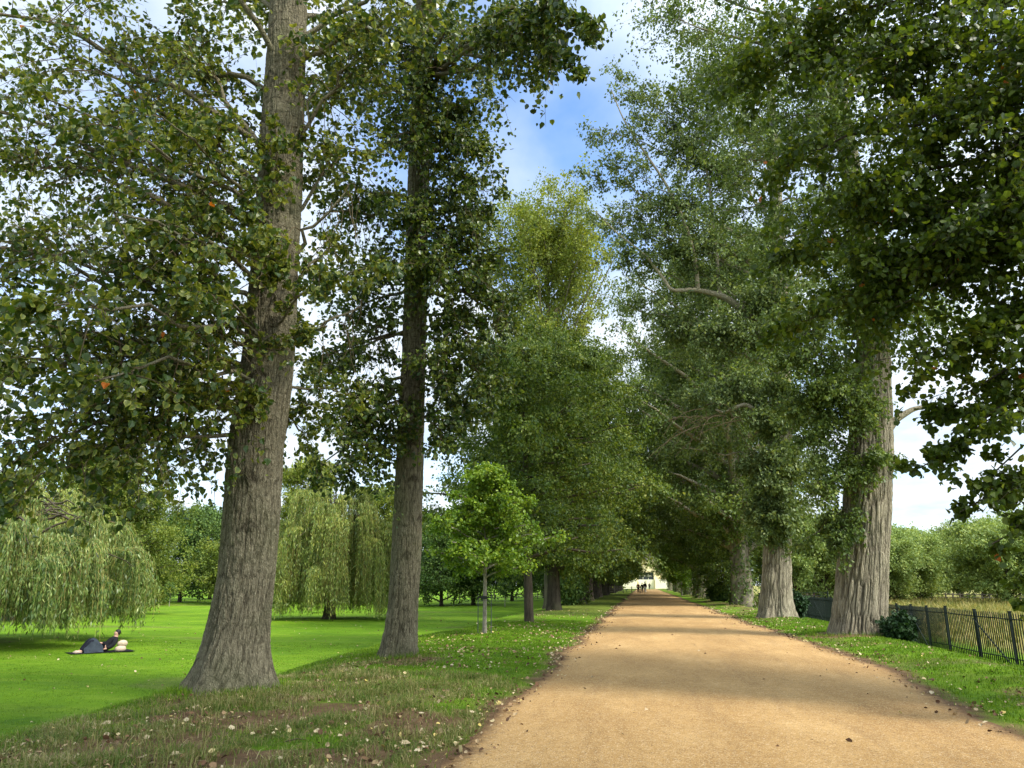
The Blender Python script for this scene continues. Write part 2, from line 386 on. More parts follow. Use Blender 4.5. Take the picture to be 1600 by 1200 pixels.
def dirtmask(x, y):
    e = np.minimum(np.abs(x-pl_edge(y)), np.abs(x-pr_edge(y)))
    n = fbm(x*1.1, y*1.1, 0, 31, 4)
    d = np.exp(-(e/.42)**2)*(.55+.9*(fbm(x*1.5, y*1.5, 0, 33, 3)-.3))
    # bare patch on the left bank near the camera
    bank = smooth(-7.0, -6.2, x)*smooth(-1.5, -2.6, x)
    near = bank*(smooth(13.5, 8.5, y))*smooth(.38, .58, n)*1.05
    rB = np.hypot(x+5.3, y-16.6); d = np.maximum(d, .85*smooth(1.9, .5, rB)*smooth(.25, .6, n))
    rA = np.hypot(x+6.0, y-11); d = np.maximum(d, .6*smooth(1.8, .6, rA)*smooth(.3, .6, n))
    rR = np.hypot(x-6.3, y-26.2); d = np.maximum(d, .9*smooth(2.1, .9, rR))
    rb = bank*smooth(28, 45, y)*.45
    r2 = smooth(4.6, 5.2, x)*smooth(8.5, 6.5, x)*(.35*smooth(.4, .62, n)+.25*smooth(28, 45, y)+.5*smooth(15, 10, y)*smooth(.4, .6, n))
    return np.clip(np.maximum.reduce([d, near, rb, r2]), 0, 1)
def drymask(x, y):
    n = fbm(x*.8, y*.8, 0, 41, 4)
    bank = smooth(-7.3, -6.4, x)*smooth(-1.6, -2.4, x)*smooth(19, 11, y)
    a = bank*smooth(.30, .60, n)*.95
    r = smooth(4.5, 5.2, x)*smooth(8.6, 7.6, x)*smooth(.45, .65, n)*.6
    lawn = .5*smooth(.5, .75, fbm(x*.10, y*.25, 0, 44, 3))*(x < -9)
    return np.clip(np.maximum.reduce([a, r, lawn]), 0, 1)

gx = graded(-420, 520, -11, 8.5, .09, 1.07); gy = graded(-60, 900, 5.5, 24, .09, 1.035)
X, Y = np.meshgrid(gx, gy)
Z = H(X, Y)
iy, ix = len(gy), len(gx); idx = np.arange(iy*ix).reshape(iy, ix)
gq = np.stack([idx[:-1, :-1], idx[:-1, 1:], idx[1:, 1:], idx[1:, :-1]], -1).reshape(-1, 4)
def groundmat():
    m, nt, out = newmat('ground_turf'); g = N(nt)
    tc = g('ShaderNodeTexCoord').outputs['Object']
    dirt = g('ShaderNodeAttribute', attribute_name='dirt').outputs['Fac']; dry = g('ShaderNodeAttribute', attribute_name='dry').outputs['Fac']
    mead = g('ShaderNodeAttribute', attribute_name='meadow').outputs['Fac']
    n1 = noise(g, tc, .22, 3); n2 = noise(g, tc, 3.0, 5, .6); n3 = noise(g, mapping(g, tc, (1, .45, 1)), 42, 4, .7); n4 = noise(g, tc, 160, 3, .7)
    lawn = ramp(g, [(.25, (.050, .115, .004)), (.5, (.11, .215, .007)), (.70, (.21, .33, .018))], math_(g, 'ADD', math_(g, 'ADD', math_(g, 'MULTIPLY', n1, .45), math_(g, 'MULTIPLY', n2, .25)), math_(g, 'MULTIPLY', n3, .3)))
    strk = noise(g, mapping(g, tc, (.12, .9, 1)), 1.6, 5, .65); patch = noise(g, tc, .55, 6, .7)
    lawn = mixc(g, math_(g, 'MULTIPLY', math_(g, 'MULTIPLY', math_(g, 'SUBTRACT', strk, .5), 6, clamp=True), .45), lawn, (.20, .27, .03))
    lawn = mixc(g, math_(g, 'MULTIPLY', math_(g, 'MULTIPLY', math_(g, 'SUBTRACT', patch, .53), 8, clamp=True), .5), lawn, (.045, .12, .012))
    dryc = ramp(g, [(.3, (.055, .07, .018)), (.5, (.12, .11, .04)), (.7, (.22, .18, .08))], math_(g, 'ADD', math_(g, 'MULTIPLY', n3, .5), math_(g, 'MULTIPLY', n2, .5)))
    soil = ramp(g, [(.3, (.055, .033, .017)), (.5, (.145, .088, .046)), (.72, (.27, .18, .10))], math_(g, 'ADD', math_(g, 'MULTIPLY', n4, .45), math_(g, 'MULTIPLY', n2, .55)))
    md = ramp(g, [(.3, (.10, .13, .03)), (.5, (.22, .21, .06)), (.7, (.36, .30, .11))], math_(g, 'ADD', math_(g, 'MULTIPLY', n1, .6), math_(g, 'MULTIPLY', n3, .4)))
    def sharpen(f, k): return math_(g, 'MULTIPLY', math_(g, 'SUBTRACT', math_(g, 'ADD', f, math_(g, 'MULTIPLY', math_(g, 'SUBTRACT', n3, .5), .8)), .28), k, clamp=True)
    c = mixc(g, sharpen(dry, 1.9), lawn, dryc); c = mixc(g, mead, c, md); c = mixc(g, sharpen(dirt, 2.2), c, soil)
    p = g('ShaderNodeBsdfPrincipled'); p.inputs['Roughness'].default_value = .95; p.inputs['Specular IOR Level'].default_value = .1
    g.l(c, p.inputs['Base Color']); h = math_(g, 'ADD', math_(g, 'MULTIPLY', n3, .7), math_(g, 'MULTIPLY', n4, .5))
    g.l(bump(g, h, .8, .05), p.inputs['Normal']); g.l(p.outputs[0], out.inputs[0]); return m
M['ground'] = groundmat()
mead = smooth(8.6, 10.5, X)*smooth(-40, 5, Y)
ground = link('ground', mesh_np('ground', np.stack([X, Y, Z], -1), gq, mats=[M['ground']], attrs={'dirt': dirtmask(X, Y).ravel(), 'dry': drymask(X, Y).ravel(), 'meadow': mead.ravel()}, shade=True))
tag(ground, kind='structure')

def pathmat():
    m, nt, out = newmat('sandy_gravel'); g = N(nt)
    tc = g('ShaderNodeTexCoord').outputs['Object']
    edge = g('ShaderNodeAttribute', attribute_name='edge').outputs['Fac']
    n1 = noise(g, mapping(g, tc, (1, .4, 1)), .8, 4, .6); n2 = noise(g, tc, 9, 5, .7); n3 = noise(g, tc, 75, 4, .75)
    vor = g('ShaderNodeTexVoronoi'); vor.inputs['Scale'].default_value = 85; g.l(tc, vor.inputs['Vector'])
    vc = g('ShaderNodeSeparateColor'); g.l(vor.outputs['Color'], vc.inputs[0])
    f = math_(g, 'ADD', math_(g, 'ADD', math_(g, 'MULTIPLY', n1, .35), math_(g, 'MULTIPLY', n2, .25)), math_(g, 'MULTIPLY', n3, .4))
    c = ramp(g, [(.32, (.20, .11, .038)), (.5, (.39, .235, .088)), (.66, (.60, .40, .175))], f)
    scuff = noise(g, mapping(g, tc, (1.6, .22, 1)), 1.3, 6, .7)
    c = mixc(g, math_(g, 'MULTIPLY', math_(g, 'MULTIPLY', math_(g, 'SUBTRACT', scuff, .52), 7, clamp=True), .5), c, (.25, .145, .058))
    peb = math_(g, 'MULTIPLY', math_(g, 'GREATER_THAN', vc.outputs[0], .86), .6)
    c = mixc(g, peb, c, (.62, .47, .28))
    peb2 = math_(g, 'MULTIPLY', math_(g, 'GREATER_THAN', vc.outputs[1], .93), .7)
    c = mixc(g, peb2, c, (.13, .08, .04))
    e = math_(g, 'MULTIPLY', math_(g, 'SUBTRACT', math_(g, 'ADD', edge, math_(g, 'MULTIPLY', math_(g, 'SUBTRACT', n2, .5), 1.3)), .35), 1.6, clamp=True)
    c = mixc(g, e, c, (.13, .075, .036))
    p = g('ShaderNodeBsdfPrincipled'); p.inputs['Roughness'].default_value = .92; p.inputs['Specular IOR Level'].default_value = .15
    g.l(c, p.inputs['Base Color']); h = math_(g, 'ADD', math_(g, 'MULTIPLY', n3, .6), math_(g, 'ADD', math_(g, 'MULTIPLY', vor.outputs['Distance'], -.5), math_(g, 'MULTIPLY', n2, .5)))
    g.l(bump(g, h, .7, .02), p.inputs['Normal']); g.l(p.outputs[0], out.inputs[0]); return m
M['path'] = pathmat()
py = graded(-20, 236, 5.5, 30, .08, 1.02); t = np.linspace(0, 1, 61)
PY, TT = np.meshgrid(py, t, indexing='ij'); a, b = pl_edge(PY), pr_edge(PY); PX = a+(b-a)*TT
ed = np.minimum(PX-a, b-PX)
PZ = H(PX, PY)+.006+.035*smooth(0, 1.6, ed)+.012*(fbm(PX*2, PY*2, 0, 61, 3)-.5)*smooth(0, .4, ed)
i2 = np.arange(PX.size).reshape(PX.shape); pq = np.stack([i2[:-1, :-1], i2[:-1, 1:], i2[1:, 1:], i2[1:, :-1]], -1).reshape(-1, 4)
path = link('path', mesh_np('path', np.stack([PX, PY, PZ], -1), pq, mats=[M['path']], attrs={'edge': np.exp(-ed/.28).ravel()}, shade=True))
tag(path, kind='structure')

# ------------------------------------------------------------------ sky and sun
SUN_AZ, SUN_EL = 112, 48              # azimuth clockwise from +Y (the path's direction)
w = bpy.data.worlds.new('World'); sc.world = w; w.use_nodes = True
nt = w.node_tree; nt.nodes.clear(); g = N(nt)
sky = g('ShaderNodeTexSky', sky_type='NISHITA', sun_disc=False); sky.sun_elevation = R_(SUN_EL); sky.sun_rotation = R_(SUN_AZ)
sky.air_density = 1.0; sky.dust_density = .6; sky.ozone_density = 2.0
tc = g('ShaderNodeTexCoord').outputs['Generated']
sx = g('ShaderNodeSeparateXYZ'); g.l(tc, sx.inputs[0])
den = math_(g, 'ADD', math_(g, 'MAXIMUM', sx.outputs[2], 0.0), .18)
cx = g('ShaderNodeCombineXYZ'); g.l(math_(g, 'DIVIDE', sx.outputs[0], den), cx.inputs[0]); g.l(math_(g, 'DIVIDE', sx.outputs[1], den), cx.inputs[1])
nz = g('ShaderNodeTexNoise'); nz.inputs['Scale'].default_value = 1.5; nz.inputs['Detail'].default_value = 7; nz.inputs['Roughness'].default_value = .5; nz.inputs['Distortion'].default_value = .4
g.l(cx.outputs[0], nz.inputs['Vector'])
gd = ray(835, 190); gd = gd/np.linalg.norm(gd)
dp = g('ShaderNodeVectorMath', operation='DOT_PRODUCT'); g.l(tc, dp.inputs[0]); dp.inputs[1].default_value = tuple(gd)
gap = math_(g, 'MULTIPLY', math_(g, 'SUBTRACT', dp.outputs['Value'], .965), 30, clamp=True)   # a wide break in the cloud
cl = math_(g, 'SUBTRACT', math_(g, 'MULTIPLY', math_(g, 'SUBTRACT', nz.outputs['Fac'], .27), 4.2), math_(g, 'MULTIPLY', gap, 1.0), clamp=True)
nz2 = noise(g, cx.outputs[0], 3.2, 6, .6)
cc = ramp(g, [(.3, (2.7, 3.3, 3.9)), (.7, (4.5, 4.65, 4.75))], nz2)
sk = mixc(g, 1.0, sky.outputs[0], (.95, 1.1, 1.25), 'MULTIPLY')
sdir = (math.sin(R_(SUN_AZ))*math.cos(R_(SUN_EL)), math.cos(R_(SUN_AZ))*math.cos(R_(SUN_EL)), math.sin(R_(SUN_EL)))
ds = g('ShaderNodeVectorMath', operation='DOT_PRODUCT'); g.l(tc, ds.inputs[0]); ds.inputs[1].default_value = sdir   # extra cloud brightness added around the unseen sun as soft fill light
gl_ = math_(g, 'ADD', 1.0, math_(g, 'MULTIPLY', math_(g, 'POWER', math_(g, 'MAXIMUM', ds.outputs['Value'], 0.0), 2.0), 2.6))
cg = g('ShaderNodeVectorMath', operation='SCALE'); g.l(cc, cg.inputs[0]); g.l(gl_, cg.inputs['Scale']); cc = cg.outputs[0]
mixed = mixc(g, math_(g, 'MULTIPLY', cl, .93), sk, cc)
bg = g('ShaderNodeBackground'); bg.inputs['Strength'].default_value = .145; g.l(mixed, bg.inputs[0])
wo = g('ShaderNodeOutputWorld'); g.l(bg.outputs[0], wo.inputs[0])
sl = bpy.data.lights.new('sun', 'SUN'); sl.energy = 2.9; sl.angle = R_(12.0); sl.color = (1, .94, .84)
so = bpy.data.objects.new('sun', sl); COL.objects.link(so)
dv = Vector((math.sin(R_(SUN_AZ))*math.cos(R_(SUN_EL)), math.cos(R_(SUN_AZ))*math.cos(R_(SUN_EL)), math.sin(R_(SUN_EL))))
so.rotation_euler = dv.to_track_quat('Z', 'Y').to_euler()

# ------------------------------------------------------------------ trees
def gz(x, y): return float(H(x, y))
def aim(T, u, v, Y, zs, r0, R, ntw, nsub, nl, size, lift=.12, from_=None, droop=.3, **kw):
    """one bough: leaves the trunk at height zs and ends at the point seen at (u,v) at depth Y"""
    e = P(u, v, Y); s = T.at(zs)[0] if from_ is None else np.asarray(from_, float)
    pts = T.limb(s, e, r0, .008, lift); T.spray(pts, R*.6, max(2, ntw//8), nsub, nl, size, droop=droop, tmin=.93, twr=kw.get('twr', .008), subtubes=False); T.spray(pts, R, ntw, nsub, nl, size, droop=droop, **kw); return pts

# --- the two near poplars on the left
A = Tree((-6.24, 11.4, gz(-6.24, 11.4)-.05), 'leaf_A', 'bark_grey', 'twig', 'heart')
rowsA = [(1100, 296, 412), (1060, 308, 414), (1000, 322, 416), (900, 342, 428), (800, 350, 436), (700, 357, 441), (620, 369, 453), (530, 384, 461), (400, 394, 466), (300, 402, 471), (150, 413, 475), (0, 424, 479)]
pa = prof_px(rowsA, 11.4); p0 = pa[-1]; pa += [(p0[0]+.1, 11.5, 18, .18), (p0[0]+.1, 11.6, 25, .05)]
pa = [(pa[0][0], pa[0][1], A.base[2]-.15, pa[0][3]*1.02)]+[p for p in pa if p[2] > A.base[2]+.02]
A.trunk(pa, furrow=.020, kf=26, zs=.16, sides=320, dz=.025, flare=.62, flare_h=.42, seed=4, scars=[(-1.1+rng.normal()*.55, z, .10+.06*rng.random()) for z in (2.6, 3.3, 3.4, 4.3, 5.0, 5.9, 6.3, 7.0, 7.4, 7.9, 8.3, 8.8, 9.2, 9.7, 10.3, 10.6)])
Lf = .094
boughsA = [(60, 150, 7.6, 7.6, .05, .9, 12), (170, 330, 7.8, 6.4, .05, .8, 10), (40, 480, 7.2, 5.4, .05, .8, 11), (250, 180, 8.2, 7.4, .04, .7, 9), (130, 600, 7.8, 4.8, .04, .7, 10), (300, 450, 8.6, 5.4, .03, .6, 8), (380, 330, 8.8, 6.2, .02, .35, 4), (520, 440, 9.6, 5.6, .02, .4, 4), (600, 420, 9.6, 6, .02, .35, 4),  # u, v, depth, start height, radius, spread, twigs
 (110, 90, 10.0, 8.0, .07, 1.7, 34), (270, 60, 10.6, 8.6, .07, 1.5, 30), (20, 250, 9.6, 6.8, .07, 1.7, 34), (190, 240, 10.3, 7.2, .06, 1.6, 34),
 (320, 200, 10.8, 7.6, .05, 1.2, 24), (60, 400, 9.4, 5.6, .06, 1.5, 32), (230, 380, 10.0, 6.0, .06, 1.5, 32), (330, 350, 10.6, 6.3, .05, 1.1, 22),
 (150, 520, 9.6, 4.9, .06, 1.4, 30), (20, 560, 9.0, 4.6, .06, 1.4, 30), (270, 500, 10.2, 5.2, .05, 1.2, 24), (60, 690, 9.0, 4.3, .05, 1.15, 28),
 (200, 640, 9.6, 4.4, .05, 1.1, 24), (300, 620, 10.2, 4.6, .04, .8, 14), (0, 770, 8.6, 4.0, .04, .75, 16), (250, 710, 12.5, 4.4, .03, .8, 12),
 (560, 80, 11.4, 8.6, .05, 1.3, 24), (540, 230, 11.8, 7.2, .05, 1.1, 17), (520, 380, 12.0, 5.9, .04, .9, 12), (470, 500, 12.6, 4.6, .03, .6, 6), (480, 690, 13.4, 4.6, .03, .7, 12), (560, 620, 13, 4.6, .03, .6, 8),
 (430, 420, 10.3, 5.9, .025, .35, 5), (430, 190, 10.4, 7.6, .03, .5, 7), (390, 620, 10.8, 4.0, .012, .22, 3), (470, 520, 11, 5.0, .02, .35, 4),
 (-120, 150, 9, 7.4, .07, 1.8, 26), (-150, 400, 8.6, 6, .06, 1.8, 24), (-100, 600, 8.4, 5, .05, 1.4, 22), (-180, -50, 9, 9, .07, 2, 24)]
for u, v, Yd, zs, r0, R, nt_ in boughsA:
    aim(A, u, v, Yd, zs, r0*.8, R*1.3, int(nt_*1.12), 6, 8, Lf*(1.1 if Yd < 9 else 1), droop=.4, tmin=.3, twr=.009)
def bare(T, u, v, Yd, zs, r0, n, ln):    # bare limb with pendent leafless shoots
    pts = T.limb(T.at(zs)[0], P(u, v, Yd), r0, .01, .04, wob=.12)
    i = rng.integers(3, len(pts), n); st = pts[i]+rng.normal(size=(n, 3))*.03; L = ln*rng.uniform(.4, 1, n)
    m = st+rng.normal(size=(n, 3))*.22+np.array([0, 0, .12]); e = st+rng.normal(size=(n, 3))*.22; e[:, 2] -= L
    T.addtwig(bez(st[:, None], m[:, None], e[:, None], np.broadcast_to(np.linspace(0, 1, 7), (n, 7)))+rng.normal(size=(n, 7, 3))*.02, np.outer(np.ones(n), np.linspace(.011, .004, 7)), 4)
for a_ in [(540, 300, 11.2, 6.6, .04, 9, 1.3), (500, 130, 11.2, 8.4, .035, 8, 1.2), (300, 160, 11, 8.2, .04, 7, 1.0), (560, 480, 12, 5.2, .03, 8, .9), (250, 300, 10.6, 6.9, .04, 7, .9), (330, 440, 10.8, 5.4, .03, 6, .7)]: bare(A, *a_)
for k in range(22):                 # the rest of the crown, above the picture
    z = rng.uniform(9.5, 22); s = A.at(z)[0]; th = rng.uniform(0, 6.28); L = rng.uniform(1.8, 3.6)*(1-.02*z)
    e = s+np.array([math.cos(th)*L, math.sin(th)*L, rng.uniform(.6, 2.2)]); pts = A.limb(s, e, .05); A.spray(pts, 1.4, 14, 5, 7, .13, droop=.2)
A.finish('poplar_tree', 'nearest poplar on the left bank, thick grey trunk flaring at its foot', 'tree')

B = Tree((-5.42, 17.14, gz(-5.42, 17.14)-.05), 'leaf_B', 'bark_grey', 'twig', 'heart')
rowsB = [(1034, 596, 648), (1000, 601, 650), (950, 607, 653), (850, 612, 659), (700, 619, 662), (550, 628, 666), (400, 633, 668), (200, 640, 672), (0, 650, 680)]
pb = prof_px(rowsB, 17.14); p0 = pb[-1]; pb += [(p0[0], 17.2, 22, .16), (p0[0], 17.2, 28, .05)]
pb = [(pb[0][0], pb[0][1], B.base[2]-.15, pb[0][3])]+[p for p in pb if p[2] > B.base[2]+.02]
B.trunk(pb, furrow=.022, kf=24, zs=.16, sides=240, dz=.035, flare=.55, flare_h=.45, seed=9, scars=[(-1.2+rng.normal()*.5, z, .12) for z in (2.4, 3.2, 4.1, 4.9, 5.6, 6.6, 7.5, 8.4, 9.4)])
boughsB = [(770, 400, 16.2, 10.4, .04, .9, 12), (785, 500, 16.4, 9, .04, .9, 14), (765, 600, 16.4, 7.6, .04, .8, 12), (735, 660, 16.4, 6.4, .03, .7, 9), (740, 420, 17, 10, .04, 1.0, 12), (560, 480, 17.2, 8.6, .05, 1.2, 12), (500, 560, 16.6, 7.5, .05, 1.1, 12),
 (520, 120, 16, 14, .09, 1.6, 20), (600, 60, 15.5, 15, .09, 1.8, 24), (700, 50, 15.4, 15, .09, 1.7, 26), (760, 60, 13.8, 14, .08, 1.1, 16), (560, 300, 16.5, 11, .08, 1.6, 20),
 (700, 180, 16.4, 13, .07, 1.6, 26), (740, 230, 16, 12.5, .06, 1.2, 18), (650, 200, 15.8, 12, .06, 1.4, 22), (720, 330, 16.4, 11, .06, 1.3, 20), (760, 300, 15.8, 12, .05, .8, 10),
 (600, 420, 16.2, 9, .06, 1.4, 18), (700, 440, 16, 9.6, .06, 1.4, 22), (650, 330, 15.8, 10, .06, 1.2, 18), (730, 520, 16.2, 8, .05, 1.1, 16), (690, 580, 16, 7.2, .05, 1.0, 14),
 (540, 560, 16.4, 7.6, .05, 1.2, 14), (520, 660, 16, 6.5, .05, 1.0, 16), (560, 730, 16, 6.0, .04, .9, 16), (700, 690, 16, 5.6, .04, .8, 10), (490, 740, 16, 6, .04, .8, 10), (590, 640, 16.2, 6.5, .04, .9, 11),
 (660, 420, 15.6, 9.2, .03, .6, 8), (650, 120, 15.6, 13.5, .04, .8, 14), (800, 470, 16.4, 9.5, .03, .7, 6)]
for u, v, Yd, zs, r0, R, nt_ in boughsB:
    aim(B, u, v, Yd, zs, r0*.8, R*1.15, int(nt_*1.45), 6, 9, .105, droop=.4, tmin=.35, twr=.008)
for a_ in [(500, 335, 16, 10.6, .06, 12, 1.8), (545, 620, 16.4, 6.2, .045, 10, 1.2), (720, 250, 16.6, 12, .05, 9, 1.6), (560, 520, 16.5, 7.8, .04, 10, 1.4), (790, 470, 16.6, 8.4, .05, 8, 1.0)]: bare(B, *a_)
# a long bough reaching out over the path towards the camera
for (u, v, Yd, R, n) in [(800, 40, 11.2, 1.0, 20), (870, 60, 10.6, .75, 18), (905, 20, 10.2, .6, 12), (915, 120, 10.2, .42, 8), (860, 0, 10.6, .9, 16), (935, 40, 10.1, .35, 6)]:
    aim(B, u, v, Yd, 14.5, .05, R, n, 6, 8, .105, droop=.55, tmin=.7, twr=.008, lift=.1)
for k in range(26):
    z = rng.uniform(15, 26); s = B.at(z)[0]; th = rng.uniform(0, 6.28); L = rng.uniform(1.8, 3.6)
    e = s+np.array([math.cos(th)*L, math.sin(th)*L, rng.uniform(.6, 2.2)]); pts = B.limb(s, e, .05); B.spray(pts, 1.5, 14, 5, 7, .14, droop=.2)
B.finish('poplar_tree', 'second poplar on the left bank, slimmer dark trunk just behind the thickest one', 'tree')

# --- near lime, its trunk right of the picture, boughs sweeping down into it
rt = Tree((10.8, 12.8, gz(10.8, 12.8)-.05), 'leaf_lime', 'bark_dark', 'twig_dark', 'round')
rt.trunk([(10.8, 12.8, rt.base[2]-.1, .42), (10.8, 12.8, 4, .36), (10.7, 12.8, 10, .27), (10.6, 12.8, 16, .12), (10.6, 12.8, 19, .04)], furrow=.02, kf=12, sides=48, dz=.12, seed=2)
boughsR = [
 (1350, 400, 11.8, 9, .05, 1.1, 24), (1400, 480, 11.6, 8.4, .05, .9, 20), (1300, 470, 12.2, 8.6, .05, .8, 16), (1440, 730, 11.2, 6, .02, .4, 7), (1480, 700, 11.3, 6.2, .02, .5, 10), (1500, 800, 11, 5.4, .02, .4, 8),
 (1180, 120, 12.6, 11.5, .10, 1.5, 40), (1260, 40, 12.2, 12, .10, 1.5, 36), (1230, 260, 12.4, 10.5, .09, 1.4, 36), (1380, 90, 11.8, 11, .10, 1.7, 46), (1340, 300, 12.0, 9.6, .09, 1.5, 44), (1240, 400, 12.6, 9, .07, 1.1, 28),
 (1480, 200, 11.4, 10, .09, 1.7, 46), (1560, 80, 11.0, 10.5, .08, 1.7, 40), (1450, 400, 11.6, 8.4, .08, 1.4, 44), (1560, 330, 11, 8.6, .08, 1.5, 44), (1330, 480, 12.0, 8.2, .06, 1.0, 26), (1220, 520, 12.6, 8.0, .05, .8, 16),
 (1540, 520, 11.2, 7.4, .07, 1.2, 40), (1440, 560, 11.4, 7.2, .06, 1.0, 30), (1560, 640, 11.0, 6.6, .06, 1.0, 30), (1500, 620, 11.2, 6.8, .04, .8, 16), (1580, 770, 11, 5.6, .05, .75, 20), (1530, 760, 11.0, 5.8, .03, .5, 10), (1620, 880, 10.4, 4.6, .04, .7, 14),
 (1450, 660, 11.4, 6.6, .03, .5, 10), (1550, 850, 10.8, 4.8, .025, .35, 8), (1600, 950, 10.6, 3.6, .02, .4, 9), (1680, 500, 10.6, 8, .07, 1.6, 30), (1700, 200, 10.6, 10, .08, 1.8, 30), (1700, 760, 10.2, 6, .06, 1.2, 24), (1180, -60, 12.6, 13, .1, 1.8, 30), (1350, -80, 12, 13.5, .1, 2, 34)]
for u, v, Yd, zs, r0, R, nt_ in boughsR:
    aim(rt, u, v, Yd, zs, r0*.8, R, int(nt_*(1.5 if v < 600 and u < 1620 else 1.0)), 7, 9, .098, droop=.3, tmin=.35, twr=.007, flat=.45, lift=.08)
for k in range(30):
    z = rng.uniform(11, 18); s = rt.at(z)[0]; th = rng.uniform(0, 6.28); L = rng.uniform(2, 4.5)*(1-.025*z)
    e = s+np.array([math.cos(th)*L, math.sin(th)*L, rng.uniform(.3, 1.6)]); pts = rt.limb(s, e, .06); rt.spray(pts, 1.6, 14, 5, 7, .13, droop=.25)
rt.finish('lime_tree', 'lime with dark boughs sweeping in from beyond the right edge over the fence', 'tree')

# --- big pale-barked poplars on the right
R1 = Tree((6.45, 26.6, gz(6.45, 26.6)-.05), 'leaf_olive', 'bark_pale', 'twig', 'dia')
rows = [(990, 1300, 1378), (950, 1305, 1382), (900, 1309, 1385), (800, 1318, 1391), (700, 1326, 1394), (620, 1332, 1392), (540, 1340, 1389), (400, 1332, 1372), (250, 1312, 1342), (100, 1290, 1312), (0, 1280, 1298)]
p1 = prof_px(rows, 26.6); q0 = p1[-1]; p1 += [(q0[0], 26.6, 30, .15), (q0[0], 26.6, 34, .04)]
p1 = [(p1[0][0], p1[0][1], R1.base[2]-.15, p1[0][3])]+[p for p in p1 if p[2] > R1.base[2]+.02]
R1.trunk(p1, furrow=.06, kf=11, sides=360, dz=.05, flare=.34, flare_h=.55, seed=12, lobes=6, zs=.075)
def fork(T, px, Y, r0, r1, sides=24):
    pts = np.array([P(u, v, Y if np.isscalar(Y) else Y[i]) for i, (u, v) in enumerate(px)]); K = 26
    t = np.linspace(0, len(pts)-1, K); pts = np.stack([np.interp(t, np.arange(len(pts)), pts[:, i]) for i in range(3)], -1)
    for _ in range(2): pts[1:-1] = (pts[:-2]+2*pts[1:-1]+pts[2:])/4
    v, q = tubes(pts[None], np.linspace(r0, r1, K)[None], sides); T.addtrunk(v, q); return pts
fork(R1, [(1375, 690), (1400, 655), (1425, 640), (1448, 634)], 26.3, .15, .05)
boughs1 = [(1060, 30, 24, 20, .12, 2.6, 26), (1110, 130, 25, 19, .12, 2.6, 28), (1020, -30, 24, 22, .1, 2.4, 20), (1180, 60, 25, 21, .1, 2.8, 28), (1160, 250, 25, 16, .1, 2.4, 26), (1230, 180, 25, 18, .1, 2.6, 26), (1130, 330, 25.4, 15, .08, 1.6, 14),
 (1200, 380, 25, 14, .1, 2.3, 24), (1280, 330, 25, 14, .1, 2.3, 22), (1250, 500, 25, 11, .08, 2.0, 24), (1200, 560, 25.5, 11, .07, 1.5, 18), (1290, 600, 25.2, 9, .06, 1.5, 26), (1260, 690, 25.5, 8, .05, 1.3, 28),
 (1290, 760, 25.6, 6.2, .04, 1.1, 26), (1310, 840, 25.6, 4.6, .03, .8, 18), (1350, 650, 25.2, 8, .03, .8, 12), (1335, 740, 25.4, 5.6, .02, .6, 12), (1370, 720, 25.2, 6, .015, .4, 7), (1400, 720, 26, 6, .02, .5, 6), (1400, 470, 25, 11, .08, 2, 20), (1480, 500, 26, 11, .08, 2, 16),
 (1350, 490, 25.2, 10.5, .03, 1.2, 22), (1345, 410, 25.1, 12, .03, 1.4, 26), (1325, 310, 25, 14, .03, 1.5, 26), (1300, 200, 25, 16, .03, 1.6, 26), (1285, 90, 25, 18, .03, 1.7, 24), (1260, 620, 25.6, 8, .04, 1.2, 24), (1240, 560, 25.4, 9, .04, 1.3, 22), (1230, 640, 26, 8, .04, 1.0, 16),
 (1420, 250, 26, 14, .1, 2.8, 20), (1500, 60, 26, 19, .1, 3, 20), (1330, 60, 24, 20, .1, 2.8, 20), (1250, 850, 26.2, 4.5, .02, .6, 8)]
for u, v, Yd, zs, r0, R, nt_ in boughs1:
    aim(R1, u, v, Yd, zs, r0*.8, R, int(nt_*1.5), 7, 11, .125, droop=.3, tmin=.35, twr=.008, lift=.05, subtubes=R < 1.2)
for k in range(16):
    z = rng.uniform(20, 31); s = R1.at(z)[0]; th = rng.uniform(0, 6.28); L = rng.uniform(2.5, 5)
    e = s+np.array([math.cos(th)*L, math.sin(th)*L, rng.uniform(.6, 3)]); pts = R1.limb(s, e, .08); R1.spray(pts, 2.6, 14, 6, 9, .2, droop=.2, subtubes=False)
R1.finish('poplar_tree', 'largest pale ridged poplar on the right verge, leafy shoots climbing its trunk beside the fence', 'tree')

R2 = Tree((6.1, 39.4, gz(6.1, 39.4)-.05), 'leaf_grey', 'bark_pale', 'twig', 'dia')
rows = [(968, 1188, 1238), (940, 1189, 1236), (870, 1192, 1236), (800, 1196, 1236), (700, 1200, 1238), (600, 1204, 1236), (400, 1205, 1228), (200, 1200, 1214), (60, 1195, 1203)]
p2 = prof_px(rows, 39.4); p2 = [(p2[0][0], p2[0][1], R2.base[2]-.15, p2[0][3])]+[p for p in p2 if p[2] > R2.base[2]+.02]
R2.trunk(p2, furrow=.055, kf=10, sides=240, dz=.09, flare=.42, flare_h=.6, seed=21, zs=.1)
fork(R2, [(1205, 560), (1170, 490), (1130, 462), (1085, 452), (1048, 455), (1036, 432)], [39.4, 39, 38.6, 38.3, 38, 38], .22, .06)
fork(R2, [(1090, 452), (1088, 410), (1070, 345), (1040, 285), (1005, 235), (975, 190), (955, 140)], [38.3, 38.2, 38, 38, 38, 38, 38], .12, .025)
fork(R2, [(1125, 462), (1120, 400), (1110, 300), (1090, 180), (1075, 80)], 38.6, .11, .03)
fork(R2, [(1040, 440), (1010, 400), (965, 365), (930, 330)], 38, .08, .03)
